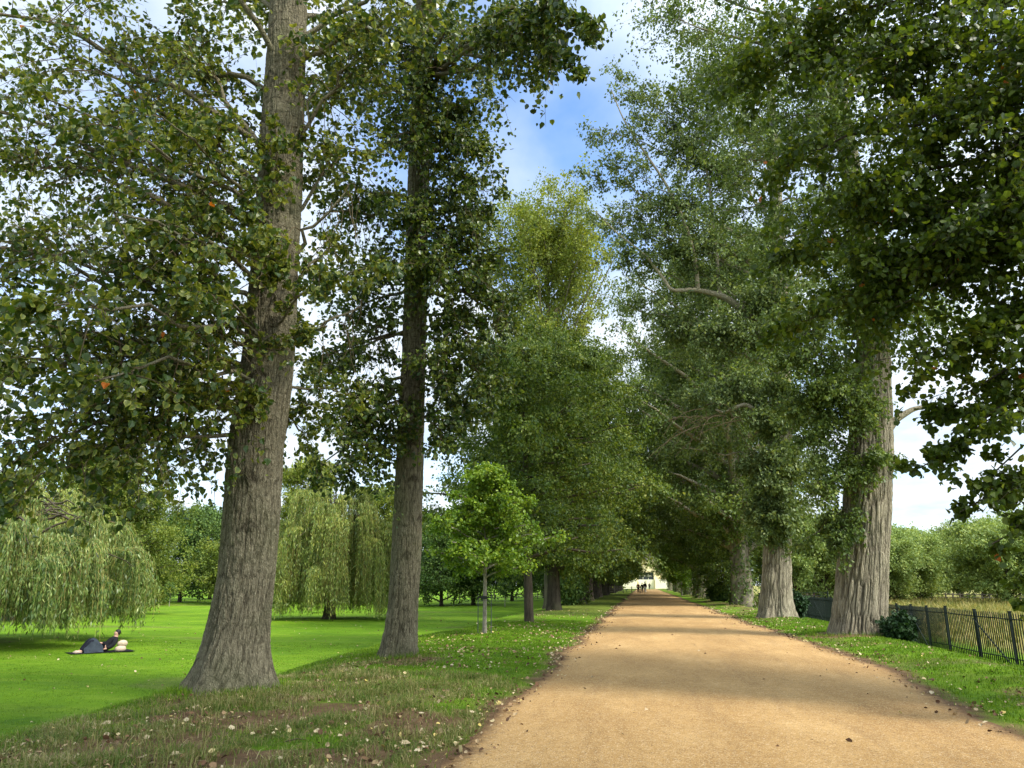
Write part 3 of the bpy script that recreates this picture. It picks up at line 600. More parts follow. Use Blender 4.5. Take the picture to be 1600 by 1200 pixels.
lim2 = [(955, 120, 38, 24, 1.9, 20), (930, 200, 38, 24, 1.9, 20), (965, 260, 38, 20, 2.2, 24), (915, 270, 38, 20, 1.4, 11), (1010, 180, 38, 25, 2.0, 18), (935, 340, 38, 18, 1.8, 15), (1000, 330, 38, 18, 2.3, 26),
 (1060, 160, 38.4, 26, 2.4, 30), (1080, 230, 38.6, 22, 2.8, 38), (1060, 320, 38.6, 20, 2.8, 36), (1130, 120, 39, 26, 2.8, 34), (1130, 260, 39, 22, 3, 34), (1180, 200, 39, 24, 3, 26), (980, 400, 38.4, 16, 1.8, 20), (1050, 400, 38.6, 16, 2.3, 30),
 (1130, 380, 38.8, 18, 2.8, 34), (1000, 480, 38.8, 14, 2.2, 28), (1070, 520, 38.8, 13, 2.4, 34), (1130, 520, 38.6, 14, 2.4, 28), (1190, 470, 38.4, 15, 2.4, 26), (1150, 610, 38.8, 11, 2.0, 28), (1080, 620, 39, 10, 1.8, 20), (1200, 650, 38.4, 10, 1.8, 26), (1250, 640, 38.8, 9, 1.8, 20),
 (1215, 600, 37.6, 11, 1.0, 22), (1205, 660, 37.6, 9, 1.0, 24), (1225, 710, 37.6, 8, 1.0, 26), (1205, 760, 37.8, 7, 1.0, 26), (1225, 810, 37.8, 6, .8, 22), (1195, 830, 38, 5.6, .7, 14), (1215, 520, 37.6, 12, 1.2, 22), (1210, 440, 37.6, 14, 1.3, 22), (1205, 350, 37.6, 16, 1.4, 20), (1220, 730, 38.4, 8, 1.7, 34), (1190, 800, 38.6, 6.4, 1.3, 24), (1240, 800, 38.6, 6.2, 1.3, 22), (1170, 730, 38.8, 7, 1.3, 16), (1215, 840, 38.6, 5.2, .8, 12), (1270, 720, 39, 7, 1.5, 16), (1270, 200, 39, 24, 3, 20), (1300, 400, 39, 18, 3, 20), (1090, 60, 38.6, 28, 2.4, 22), (1060, 700, 39, 8, 1.5, 12)]
for u, v, Yd, zs, R, nt_ in lim2:
    aim(R2, u, v, Yd, zs*.92, .06, R, int(nt_*1.35), 7, 11, .175, droop=.15, tmin=.45, twr=.008, lift=.02, subtubes=False)
# dead drooping shoots
pts = fork(R2, [(1205, 660), (1165, 630), (1130, 645), (1118, 640)], 38.2, .12, .05)
nb = 22; st = np.repeat(P(1120, 645, 38)[None], nb, 0)+rng.normal(size=(nb, 3))*np.array([.7, .3, .3]); en = st+rng.normal(size=(nb, 3))*np.array([1.2, .6, .6])+np.array([-.9, 0, -1.3])
md = (st+en)/2+np.array([-.3, 0, .7]); R2.addtwig(bez(st[:, None], md[:, None], en[:, None], np.broadcast_to(np.linspace(0, 1, 6), (nb, 6))), np.outer(np.ones(nb), np.linspace(.02, .008, 6)), 4)
R2.finish('poplar_tree', 'second pale ridged poplar on the right, its bent bare limb arching over the path', 'tree')

# --- generic tall trees
def tree_generic(x, y, h, rad_, leaf, bark, twig, name, label, crown0=.25, nl_=34, R=None, size=.2, up=.5, tr=.35, dens=(16, 6, 9), droop=.15, flat=.6, prof='oval', group=None, lean=0, kind='dia', flare=.4, ivy=0, cat='tree', low=None):
    b = np.array([x, y, gz(x, y)-.05]); T = Tree(b, leaf, bark, twig, kind)
    T.trunk([(x, y, b[2]-.1, tr), (x+lean*.3, y, b[2]+h*.35, tr*.72), (x+lean*.6, y, b[2]+h*.7, tr*.38), (x+lean, y, b[2]+h*.97, .03)], furrow=.05*tr, kf=8, sides=28, dz=.25 if h > 8 else .12, flare=flare, flare_h=.5, seed=int(x*7+y) % 50)
    for k in range(nl_):
        f = crown0+(1-crown0)*((k+rng.random())/nl_); z = b[2]+h*f; s, sr = T.at(z)
        g_ = (f-crown0)/(1-crown0)
        rr = {'oval': math.sin(math.pi*(.12+.82*g_))**.7, 'cone': (1-g_)**.75*.95+.08, 'column': math.sin(math.pi*(.15+.80*g_))**.5, 'dome': math.sqrt(max(0.05, 1-g_**2.2))}[prof]*rad_
        th = k*2.399+rng.normal()*.3; L = rr*rng.uniform(.5, 1.22)
        e = s+np.array([math.cos(th)*L, math.sin(th)*L, L*up*rng.uniform(.6, 1.3)]); e[2] = min(e[2], b[2]+h*rng.uniform(.86, 1.04))
        pts = T.limb(s, e, max(.02, sr*.45), .01, .06, K=6, S=5)
        T.spray(pts, (R or rad_*.42)*(.5+.4*rr/rad_)*rng.uniform(.7, 1.1), *dens, size, droop=droop, flat=flat, tmin=.2, twr=.008, subtubes=False, seg=3, jit=.8)
    if ivy:
        n = ivy; zz = rng.uniform(.0, h*.45, n); th = rng.uniform(0, 6.28, n); ax = np.array([[*T.at(b[2]+q)[0][:2], T.at(b[2]+q)[1]] for q in zz])
        rr = ax[:, 2]+rng.uniform(.05, .5, n); pos = np.stack([ax[:, 0]+np.cos(th)*rr, ax[:, 1]+np.sin(th)*rr, b[2]+zz], -1)
        nor = np.stack([np.cos(th), np.sin(th), np.full(n, .5)], -1)+rng.normal(size=(n, 3))*.4; T.addleaf(pos, rng.normal(size=(n, 3))+np.array([0, 0, -.8]), nor, rng.uniform(.7, 1.2, n)*size)
    return T.finish(name, label, cat, group)

# the row goes on behind the camera: this one shades the foreground
tree_generic(8.8, -1.5, 27, 7, 'leaf_olive', 'bark_pale', 'twig', 'poplar_tree', 'big poplar of the right row standing behind the viewer', crown0=.2, nl_=60, R=3, size=.3, up=.5, tr=.7, dens=(16, 6, 8))
# left row
tree_generic(-5.07, 25.28, 5.5, 2.05, 'leaf_sap', 'sapling_bark', 'twig', 'young_tree', 'bright green sapling on a pale slender stem inside a wire guard', crown0=.32, nl_=54, R=.72, size=.095, up=.30, tr=.075, dens=(9, 6, 9), droop=.1, flat=.3, prof='cone', flare=.1, kind='round')
tree_generic(-4.75, 33.1, 12.5, 4.8, 'leaf_limefar', 'bark_dark', 'twig_dark', 'lime_tree', 'dark slim trunked lime with layered leaves just behind the bright sapling', crown0=.20, nl_=60, R=1.7, size=.145, up=.12, tr=.2, dens=(18, 7, 10), droop=.22, flat=.28, prof='dome', flare=.15, lean=-.3)
tree_generic(-5.45, 48.6, 18, 6.6, 'leaf_limefar', 'bark_dark', 'twig_dark', 'lime_tree', 'tall lime on the left verge, third full grown trunk with a flared dark foot', crown0=.13, nl_=80, R=2.4, size=.20, up=.15, tr=.42, dens=(18, 7, 10), droop=.22, flat=.3, prof='oval', flare=.5)
tree_generic(-6.2, 53, 29, 5.2, 'leaf_yellow', 'bark_grey', 'twig_yellow', 'poplar_tree', 'yellowing upright poplar topping the left row against the blue sky', crown0=.3, nl_=90, R=2.3, size=.21, up=1.5, tr=.4, dens=(16, 6, 9), droop=-.25, flat=1, prof='column', lean=.2)
tree_generic(-5.1, 62.5, 19, 7.4, 'leaf_limefar', 'bark_dark', 'twig_dark', 'lime_tree', 'left row tree whose trunk is wrapped in leafy shoots near the ground', crown0=.12, nl_=44, R=2.9, size=.26, up=.15, tr=.55, dens=(18, 7, 9), droop=.25, flat=.35, ivy=2600)
# a shared far lime, copied down both sides
farL = tree_generic(-5.3, 76, 20, 8.2, 'leaf_limefar', 'bark_dark', 'twig_dark', 'lime_tree', 'broad dark trunk on the left verge just past the leaf wrapped one', crown0=.11, nl_=54, R=3.2, size=.28, up=.15, tr=.6, dens=(18, 6, 9), droop=.25, flat=.35)
farR = tree_generic(7.2, 61, 29, 9, 'leaf_olive', 'bark_pale', 'twig', 'poplar_tree', 'third big poplar on the right, ridged foot under a curtain of dark leaves', crown0=.12, nl_=80, R=3.4, size=.25, up=.55, tr=.82, dens=(20, 7, 9), droop=.15, flat=.6, ivy=2500, flare=.35)
def dup(src, x, y, s, rz, label, group=None):
    c = copy_tree(src); c.location = (x, y, gz(x, y)-.05); c.scale = (s, s, s*rng.uniform(.92, 1.08)); c.rotation_euler[2] = rz; c['label'] = label
    if group: c['group'] = group
    return c
GL, GR = 'trees lining the left of the path', 'trees lining the right of the path'
leftfar = [(86, .95, 'left verge tree standing second beyond the leaf wrapped trunk'), (97, 1.05, 'left verge tree standing third beyond the leaf wrapped trunk'), (110, 1.0, 'sunlit pale trunked tree far along the left verge'), (122, .95, 'sunlit trunk directly behind the other pale one on the left verge'),
 (138, 1.05, 'dark far left verge tree level with the walkers'), (156, 1, 'far left verge tree just beyond the walkers'), (176, 1, 'next to last tree on the left verge before the building'), (198, 1.0, 'last tree on the left verge, against the cream building')]
for i, (y, s, lb) in enumerate(leftfar): dup(farL, -5.4-.2*(i % 2), y, s, i*1.7, lb, GL)
rightfar = [(72, .62, farL, 'slim dark lime between the third and fourth big right trunks'), (81, .9, farR, 'fourth big trunk along the right verge, half hidden by low leaves'), (89, .95, farR, 'fifth big trunk along the right verge, greyer and broader'), (103, .9, farR, 'sixth big trunk on the right verge, deep in shade'), (117, .95, farR, 'right verge tree a little nearer than the walkers'),
 (134, .9, farR, 'sunlit pale trunk on the right verge level with the walkers'), (152, .85, farR, 'right verge tree just beyond the walkers'), (172, .8, farR, 'next to last tree on the right verge before the building'), (196, .75, farR, 'last tree on the right verge, against the cream building')]
for i, (y, s, src, lb) in enumerate(rightfar): dup(src, 6.5+.4*(i % 2)+(1.2 if i == 0 else 0), y, s, i*2.1+.6, lb, GR)
dup(farL, -7.0, 224, 1.05, 3, 'tree screening the left end of the cream building')
dup(farL, 8.4, 226, 1.0, 5, 'tree screening the right end of the cream building')
yr = tree_generic(5.2, 112, 7, 3.2, 'leaf_sap', 'sapling_bark', 'twig', 'young_tree', 'small fresh green tree low over the right edge of the path far off', crown0=.2, nl_=26, R=1.5, size=.26, up=.3, tr=.1, dens=(12, 6, 7), droop=.1, flat=.5)

# --- background woods behind the lawn
def clump(x, y, h, r, leaf, name, label, crown0=.04, size=.34, nl_=36, dens=(14, 6, 8), up=.35, tr=.25, prof='dome', group=None, cat='tree', flat=.6, droop=.1, bark='bark_dark', R=None):
    return tree_generic(x, y, h, r, leaf, bark, 'twig_dark', name, label, crown0=crown0, nl_=nl_, R=R or r*.5, size=size, up=up, tr=tr, dens=dens, droop=droop, flat=flat, prof=prof, group=group, cat=cat)
k1 = clump(-60, 96, 12, 6, 'leaf_far', 'broadleaf_tree', 'dark broadleaf tree at the back of the lawn, right of the near willow')
k2 = clump(-50.5, 92, 7.5, 5.2, 'leaf_far_y', 'broadleaf_tree', 'yellow green bushy tree at the back of the lawn beside the thickest trunk')
def lawn_px(u, Y): p = P(u, 912, Y); return p[0]
bgl = [(k1, 200, 104, 1.0, 'dark tree at the lawn edge showing over the near willow'), (k1, 330, 112, 1.05, 'tall dark tree at the lawn edge touching the thickest trunk'), (k1, 440, 108, .95, 'dark tree behind the left flank of the far willow'),
 (k2, 245, 88, .5, 'low bright green shrub at the lawn edge right of the near willow'), (k1, 120, 100, 1.15, 'dark tree hidden mostly behind the near willow'), (k1, 20, 96, 1.1, 'dark tree at the far left behind the near willow'),
 (k1, 560, 112, 1.0, 'dark tree behind the right flank of the far willow'), (k1, 640, 104, 1.0, 'dark tree behind the second poplar trunk'), (k1, 690, 88, .85, 'dark drooping tree between the second trunk and the sapling'), (k1, 740, 92, .95, 'dark tree directly behind the sapling'), (k1, 800, 110, .9, 'dark tree seen low beyond the row behind the sapling'), (k1, 850, 130, 1, 'dark tree closing the lawn near the left row')]
for i, (src, u, Y_, s, lb) in enumerate(bgl): dup(src, lawn_px(u, Y_), Y_, s, i*1.3, lb, 'trees behind the lawn')
yt = tree_generic(-45, 100, 19, 4.6, 'leaf_yellow', 'bark_grey', 'twig_yellow', 'poplar_tree', 'yellow green upright tree rising behind the far willow', crown0=.1, nl_=40, R=2.2, size=.36, up=.9, tr=.35, dens=(12, 6, 7), droop=-.1, flat=1, prof='column')
dup(yt, lawn_px(600, 100), 100, .85, 1, 'second yellow green upright tree, between far willow and second trunk')
clump(-47, 62, 13, 7, 'leaf_far_y', 'broadleaf_tree', 'tall yellow green tree behind the near willow at the left edge', size=.24, nl_=60, dens=(20, 7, 10))

# --- willows
def willow(x, y, h, r, leaf, label, zlow=.7, ns=1100, nlv=46, lsz=.17, seed=1, tr=.4, wav=1.0):
    b = np.array([x, y, gz(x, y)-.05]); T = Tree(b, leaf, 'bark_dark', 'twig_yellow', 'thin')
    T.trunk([(x, y, b[2]-.1, tr), (x, y, b[2]+h*.3, tr*.8), (x+.2, y, b[2]+h*.55, tr*.4), (x+.2, y, b[2]+h*.8, .05)], furrow=.02, sides=32, dz=.15, seed=seed)
    for k in range(46):
        th = k*2.399+rng.normal()*.2; rr = r*math.sqrt((k+.6)/46)*rng.uniform(.85, 1.04); z0 = b[2]+h*rng.uniform(.25, .6)
        top = b[2]+h*(1-.42*(rr/r)**2)*rng.uniform(.78, .92)
        s = T.at(z0)[0]; e = np.array([x+math.cos(th)*rr, y+math.sin(th)*rr, top-.10*h*rng.uniform(.3, 1)])
        mid = (s+e)/2; mid[2] = top+.12*h; tt = np.linspace(0, 1, 12); pts = bez(s, mid, e, tt)+rng.normal(size=(12, 3))*.05
        v, q = tubes(pts[None], (.07*(1-tt)+.014)[None], 5); T.addtrunk(v, q)
    n = ns; nc = 110                       # cascades: groups of strands that spill from one arching twig
    ca = np.arange(nc)*2.39996+rng.normal(size=nc)*.15; cr = r*np.sqrt((np.arange(nc)+.5)/nc)*rng.uniform(.9, 1.05, nc)
    ct = b[2]+h*(1-.50*(cr/r)**1.5)*rng.uniform(.72, 1.06, nc)*np.where(rng.random(nc) < .35, rng.uniform(.5, .85, nc), 1)
    li = rng.integers(0, nc, n); g3 = rng.normal(size=(n, 3))*np.array([.36, .36, .16])*r/6
    co_ = np.stack([x+np.cos(ca)*cr, y+np.sin(ca)*cr, ct], -1)
    out_ = unit(np.stack([np.cos(ca[li]), np.sin(ca[li]), np.zeros(n)], -1)+rng.normal(size=(n, 3))*.35*np.array([1, 1, 0]))
    hook = rng.uniform(.25, 1.0, (n, 1))*wav; st = co_[li]-out_*hook+g3*.5; st[:, 2] -= .22*hook[:, 0]
    e = co_[li]+out_*rng.uniform(0, .45, (n, 1))*wav+g3; zb = H(e[:, 0], e[:, 1])+zlow*(.5+1.6*rng.random(nc)[li])+rng.uniform(0, 1, n)**2*1.2
    full = rng.random(nc)[li] < .72
    ln = np.where(full, ct[li]-zb, (.25+.35*rng.random(nc)[li])*h)*rng.uniform(.75, 1.0, n)
    e[:, 2] = ct[li]-np.clip(ln, .6, None); e[:, 2] = np.maximum(e[:, 2], zb)
    m = co_[li]+out_*rng.uniform(.1, .5, (n, 1))*wav+g3; m[:, 2] = ct[li]+.25*hook[:, 0]
    seg = np.linspace(0, 1, 6)
    T.addtwig(bez(st[:, None], m[:, None], e[:, None], np.broadcast_to(seg, (n, 6))), np.outer(np.ones(n), np.linspace(.007, .003, 6)), 3)
    u = rng.uniform(.0, 1, (n, nlv)); pos = bez(st[:, None], m[:, None], e[:, None], u)+rng.normal(size=(n, nlv, 3))*.05
    tip = rng.normal(size=(n, nlv, 3))*.35+np.array([0, 0, -1.0]); nor = rng.normal(size=(n, nlv, 3))+out_[:, None]*.6
    T.addleaf(pos.reshape(-1, 3), tip.reshape(-1, 3), nor.reshape(-1, 3), (lsz*rng.uniform(.6, 1.25, (n, nlv))).ravel())
    return T.finish('willow_tree', label, 'tree')
w1 = P(40, 950, 30); willow(w1[0]-1.7, 30, 8.3, 6.0, 'leaf_willow', 'grey green weeping willow at the left edge, hanging over the lounging person', ns=3000, nlv=58, lsz=.22, zlow=.55)
w2 = P(515, 950, 56); willow(w2[0], 56, 11.4, 5.4, 'leaf_willow2', 'golden green weeping willow between the two near trunks, sweeping the lawn', zlow=.25, ns=3400, nlv=56, lsz=.25, seed=3, wav=.7)
w3 = P(20, 950, 50); willow(w3[0]-2, 52, 12, 6.5, 'leaf_willow2', 'taller weeping willow rising behind the left edge one', zlow=.5, ns=1500, nlv=40, lsz=.3, seed=5)
w4 = P(478, 950, 50.5); 

# --- field trees on the right beyond the fence
f1 = clump(30, 100, 10.5, 6.2, 'leaf_field', 'field_tree', 'rounded willowy bush tree in the meadow right of the big trunk', size=.36, nl_=44, dens=(16, 6, 9), up=.7, R=2.6)
fr_ = [(1385, 92, .82, 'rounded meadow tree half hidden by the big right trunk'), (1455, 104, .95, 'second meadow tree behind the yellow grass, slightly taller'), (1575, 84, 1.0, 'darker meadow tree nearest the right edge'), (1535, 112, 1.1, 'paler meadow tree second from the right edge'), (1500, 120, 1.05, 'meadow tree in the hazy gap behind the others'),
 (1400, 132, 1.35, 'tall crowned tree poking above the meadow trees'), (1640, 96, 1.2, 'meadow tree at the right edge behind the hanging lime leaves'), (1430, 150, 1.1, 'distant tree low in the meadow line'), (1330, 110, .8, 'meadow tree hidden behind the big right trunk')]
f1.location = (P(1425, 912, 96)[0], 96, gz(40, 96)); f1.scale = (.66, .66, .66)
for i, (u, Y_, s, lb) in enumerate(fr_): x_ = P(u, 912, Y_)[0]; dup(f1, x_, Y_, s*.78, i*1.9, lb, 'bushy trees along the meadow')
dup(f1, P(1290, 912, 66)[0], 66, .62, 1.2, 'small yellow tinged bush tree beyond the fence between the two big trunks')
dup(k1, P(1250, 912, 150)[0], 150, 1.3, 1.2, 'dark tree above the stone wall seen between the big right trunks')
dup(k1, P(1215, 912, 160)[0], 160, 1.2, 2.2, 'dark tree behind the second big right trunk')
clump(P(1250, 912, 128)[0], 128, 5.2, 2.6, 'leaf_copper', 'copper_beech', 'small purple leaved tree in front of the stone wall', size=.35, nl_=20)
for i, (u, Y_) in enumerate([(1340, 170), (1290, 180), (1480, 175), (1560, 170), (1620, 150)]):
    dup(k1, P(u, 912, Y_)[0], Y_, 1.0, i, '%s dark tree in the distant line right of the stone wall' % ['nearest', 'second', 'third', 'fourth', 'farthest'][i], 'distant trees past the meadow')

def shrub(x, y, r, h, n, leaf, label, size=.12, name='shrub'):
    b = np.array([x, y, gz(x, y)-.03]); T = Tree(b, leaf, 'bark_dark', 'twig_dark', 'round')
    for k in range(14):
        th = rng.uniform(0, 6.28); e = b+np.array([math.cos(th)*r*.6, math.sin(th)*r*.6, h*rng.uniform(.4, .8)])
        pts = T.limb(b+rng.normal(size=3)*.05*np.array([1, 1, 0]), e, .02, .005, .05, K=5, S=4); T.spray(pts, r*.5, n, 5, 6, size, flat=.8, droop=.1, tmin=.2, twr=.004)
    return T.finish(name, label, 'shrub')
shrub(7.35, 25.3, .62, .95, 10, 'leaf_ivy', 'dark glossy bush at the foot of the big right trunk against the fence', .10)
shrub(-5.6, 60.5, 1.3, 2.2, 12, 'leaf_far', 'leafy bush on the left verge hugging a row trunk', .2)
shrub(6.6, 73, 1.1, 1.6, 12, 'leaf_far', 'dark bush on the right verge between the far trunks', .2)
shrub(7.3, 39.9, .4, 1.7, 6, 'leaf_ivy', 'ivy bush on the fence side of the second big right trunk', .12)

# sapling guard and tie
gy_ = gz(-5.07, 25.28); s_ = empty('tree_guard', (-5.07, 25.28, gy_), 'wire mesh guard standing round the pale sapling stem', 'tree guard')
M['wire'] = plain('galvanised_wire', (.10, .11, .10), .8, .2, .2); M['black'] = plain('black_rubber', (.02, .02, .02), .6, .3)
mb = MB(); rg = .2
for k in range(10):
    a = k*math.pi/5; mb.tube([(rg*math.cos(a), rg*math.sin(a), 0), (rg*math.cos(a), rg*math.sin(a), 1.05)], [.0018, .0018], 4)
for z in (.05, .35, .7, 1.03):
    a = np.linspace(0, 2*np.pi, 21); mb.tube(np.stack([rg*np.cos(a), rg*np.sin(a), np.full(21, z)], -1), [.0018]*21, 4, False)
mb.build('mesh_panel', M['wire'], s_)
for sx_ in (-1, 1):
    mb = MB(); mb.tube([(sx_*.22, 0, -.1), (sx_*.22, 0, 1.25)], [.013, .011], 8); mb.build('stake', M['wire'], s_)
mb = MB(); mb.box(-.22, .22, -.1, -.085, 1.12, 1.16); mb.box(-.1, .1, -.12, -.101, 1.09, 1.18); mb.build('tie', M['black'], s_)

# small staked saplings across the lawn
def little(u, Y_, h, label):
    x = P(u, 912, Y_)[0]; T = tree_generic(x, Y_, h, h*.28, 'leaf_far', 'sapling_bark', 'twig', 'young_tree', label, crown0=.4, nl_=12, R=h*.2, size=.16, up=.8, tr=.045, dens=(6, 4, 5), flare=.1)
little(268, 84, 2.6, 'tiny sapling alone at the back of the lawn in front of the dark trees')
little(789, 86, 2.6, 'tiny sapling far across the lawn right of the bright one')
# ------------------------------------------------------------------ grass, litter, meadow
def bladesmat(name, cols, trans=.3):
    return leafmat(name, cols, None, trans, .6, .2, 1.2, (1.15, 1.1, .6))
M['grass'] = bladesmat('grass_blades', [(0, (.05, .115, .004)), (.5, (.11, .21, .008)), (.9, (.21, .32, .018)), (1, (.36, .38, .06))])
M['drygrass'] = bladesmat('dry_grass_blades', [(0, (.06, .13, .012)), (.4, (.13, .17, .035)), (.75, (.30, .25, .10)), (1, (.50, .42, .24))])
M['strawgrass'] = bladesmat('meadow_grass_blades', [(0, (.10, .15, .03)), (.4, (.22, .22, .06)), (.75, (.40, .33, .12)), (1, (.52, .40, .20))])
def blades(name, pts, h, wdt, mat, lean=.5):
    n = len(pts); h = np.asarray(h)[:, None]; th = rng.uniform(0, 6.28, n); d = np.stack([np.cos(th), np.sin(th), np.zeros(n)], -1)
    th2 = th+rng.normal(size=n)*.6+1.57; s = np.stack([np.cos(th2), np.sin(th2), np.zeros(n)], -1)
    l = np.abs(rng.normal(size=(n, 1)))*lean; wdt = np.broadcast_to(np.asarray(wdt), (n,))[:, None]
    b = np.asarray(pts)-np.array([0, 0, .01]); up_ = np.array([0, 0, 1.0])
    v = np.stack([b-s*wdt, b+s*wdt, b+d*l*h*.35+up_*h*.6+s*wdt*.7, b+d*l*h*.35+up_*h*.6-s*wdt*.7, b+d*l*h+up_*h*(1-.3*np.minimum(l, 1.5))], 1).reshape(-1, 3)
    i = np.arange(n)[:, None]*5
    me = mesh_np(name, v, i+np.array([[0, 1, 2, 3]]), i+np.array([[3, 2, 4]]), [M[mat]], attrs={'rnd': np.repeat(rng.random(n), 5)})
    return tag(link(name, me), kind='stuff')
def scatter(n, x0, x1, y0, y1, dens):
    x = rng.uniform(x0, x1, n); y = y0+(y1-y0)*rng.random(n)**1.5
    k = rng.random(n) < dens(x, y); x, y = x[k], y[k]; return x, y
def offpath(x, y): return ((x < pl_edge(y)-.03) | (x > pr_edge(y)+.03)).astype(float)
def trunks(x, y):
    m = np.ones_like(x)
    for a, b, r in ((-6.24, 11.4, .5), (-5.42, 17.14, .5), (6.45, 26.6, 1.0), (6.1, 39.4, .9)): m *= (np.hypot(x-a, y-b) > r)
    return m
def toolawn(x, y): return offpath(x, y)*trunks(x, y)*(1-.93*smooth(.2, .6, dirtmask(x, y)))
# lush tufts on the banks
x, y = scatter(380000, -8.6, -1.7, 5.2, 34, lambda x, y: toolawn(x, y)*(1-.75*drymask(x, y))*(.35+.65*smooth(.35, .6, fbm(x*2.2, y*2.2, 0, 51, 3))))
k = .45+.9*fbm(x*1.6, y*1.6, 0, 52, 3)
blades('bank_grass', np.stack([x, y, H(x, y)], -1), rng.uniform(.028, .075, len(x))*k*(1+.6*smooth(-5.6, -6.4, x)), .0022+.00016*y, 'grass', .8)
x, y = scatter(210000, -8.4, -1.7, 5.2, 22, lambda x, y: offpath(x, y)*trunks(x, y)*smooth(.1, .5, drymask(x, y))*(1-.6*dirtmask(x, y))*(.2+.8*smooth(.4, .6, fbm(x*2.2, y*2.2, 0, 53, 3))))
blades('dry_bank_grass', np.stack([x, y, H(x, y)], -1), rng.uniform(.04, .15, len(x))*(.5+.9*fbm(x*1.7, y*1.7, 0, 57, 2)), .0028+.00016*y, 'drygrass', 1.2)
x, y = scatter(90000, 4.1, 8.4, 9, 46, lambda x, y: toolawn(x, y)*(.3+.7*smooth(.35, .6, fbm(x*2, y*2, 0, 54, 3))))
blades('verge_grass', np.stack([x, y, H(x, y)], -1), rng.uniform(.03, .09, len(x)), .0028+.0002*y, 'grass', .8)
x, y = scatter(200000, -26, -6.4, 7, 34, lambda x, y: (.5+.5*fbm(x*.6, y*.6, 0, 55, 3))*trunks(x, y))
blades('lawn_grass', np.stack([x, y, H(x, y)], -1), rng.uniform(.015, .04, len(x))*(.6+.8*fbm(x*.5, y*1.5, 0, 58, 3)), .0035+.00022*y, 'grass', .8)
# grass and shoots gathered round the near trunk feet
x, y = [], []
for a, b, r, n in ((-6.24, 11.4, .62, 2600), (-5.42, 17.14, .55, 1300), (6.45, 26.6, 1.2, 1500)):
    th = rng.uniform(0, 6.28, n); rr = r+np.abs(rng.normal(size=n))*.22; x.append(a+np.cos(th)*rr); y.append(b+np.sin(th)*rr)
x, y = np.concatenate(x), np.concatenate(y)
blades('trunk_foot_grass', np.stack([x, y, H(x, y)], -1), rng.uniform(.05, .17, len(x)), .004, 'grass', .7)
# meadow beyond the fence
x = rng.uniform(8.8, 90, 170000); y = rng.uniform(12, 105, 170000); k = (rng.random(len(x)) < (.35+.65*smooth(.35, .55, fbm(x*.12, y*.12, 0, 56, 3)))*(1.0-.55*smooth(30, 12, y))) & (x < 14+y*.62); x, y = x[k], y[k]
hh = rng.uniform(.25, .8, len(x))*(.35+.75*smooth(22, 55, y))
blades('meadow_grass', np.stack([x, y, H(x, y)], -1), hh, .006+.0004*y, 'strawgrass', .5)

def littermat():
    m, nt, out = newmat('fallen_leaf'); g = N(nt)
    rnd = g('ShaderNodeAttribute', attribute_name='rnd').outputs['Fac']
    c = ramp(g, [(0, (.07, .035, .018)), (.35, (.17, .09, .045)), (.6, (.34, .235, .12)), (.85, (.52, .43, .27)), (1, (.50, .38, .10))], rnd)
    p = g('ShaderNodeBsdfPrincipled'); p.inputs['Roughness'].default_value = .7; p.inputs['Specular IOR Level'].default_value = .2
    g.l(c, p.inputs['Base Color']); g.l(p.outputs[0], out.inputs[0]); return m
M['litter'] = littermat()
def litter(name, x, y, size, lift=.012):
    n = len(x); pos = np.stack([x, y, H(x, y)+lift+rng.uniform(0, .02, n)], -1)
    th = rng.uniform(0, 6.28, n); tip = np.stack([np.cos(th), np.sin(th), rng.normal(size=n)*.45], -1); nor = rng.normal(size=(n, 3))*.5+np.array([0, 0, 1])
    v, q, r, e = leaves(pos, tip, nor, size, 'round')
    return tag(link(name, mesh_np(name, v, q, mats=[M['litter']], attrs={'rnd': r})), kind='stuff')
def cl(x, y, s=61): return smooth(.38, .66, fbm(x*.9, y*.9, 0, s, 3))
x, y = scatter(8200, -8, -1.7, 5.4, 30, lambda x, y: (.12+.88*cl(x, y))*(.5+.5*smooth(-7.2, -6.2, x)))
x2, y2 = scatter(2600, -6, -1.6, 15, 48, lambda x, y: offpath(x, y)*(.2+.8*cl(x, y, 62)))
x3, y3 = scatter(8200, 4.2, 8.6, 10, 60, lambda x, y: (.12+.88*cl(x, y, 63))*np.exp(-((x-pr_edge(y)-.9)/1.3)**2)*trunks(x, y))
x4, y4 = scatter(2600, -30, -6.5, 8, 60, lambda x, y: .6+0*x)
e5 = rng.uniform(6, 60, 1800); x5 = np.where(rng.random(1800) < .5, pl_edge(e5)+rng.normal(size=1800)*.22, pr_edge(e5)+rng.normal(size=1800)*.25)
x6, y6 = scatter(260, -1.6, 4.2, 6.5, 60, lambda x, y: .8+0*x)
xs, ys = np.concatenate([x, x2, x3, x4, x5, x6]), np.concatenate([y, y2, y3, y4, e5, y6])
litter('fallen_leaves', xs, ys, (.018+.05*rng.random(len(xs))**2)*(1+.010*ys), .02)
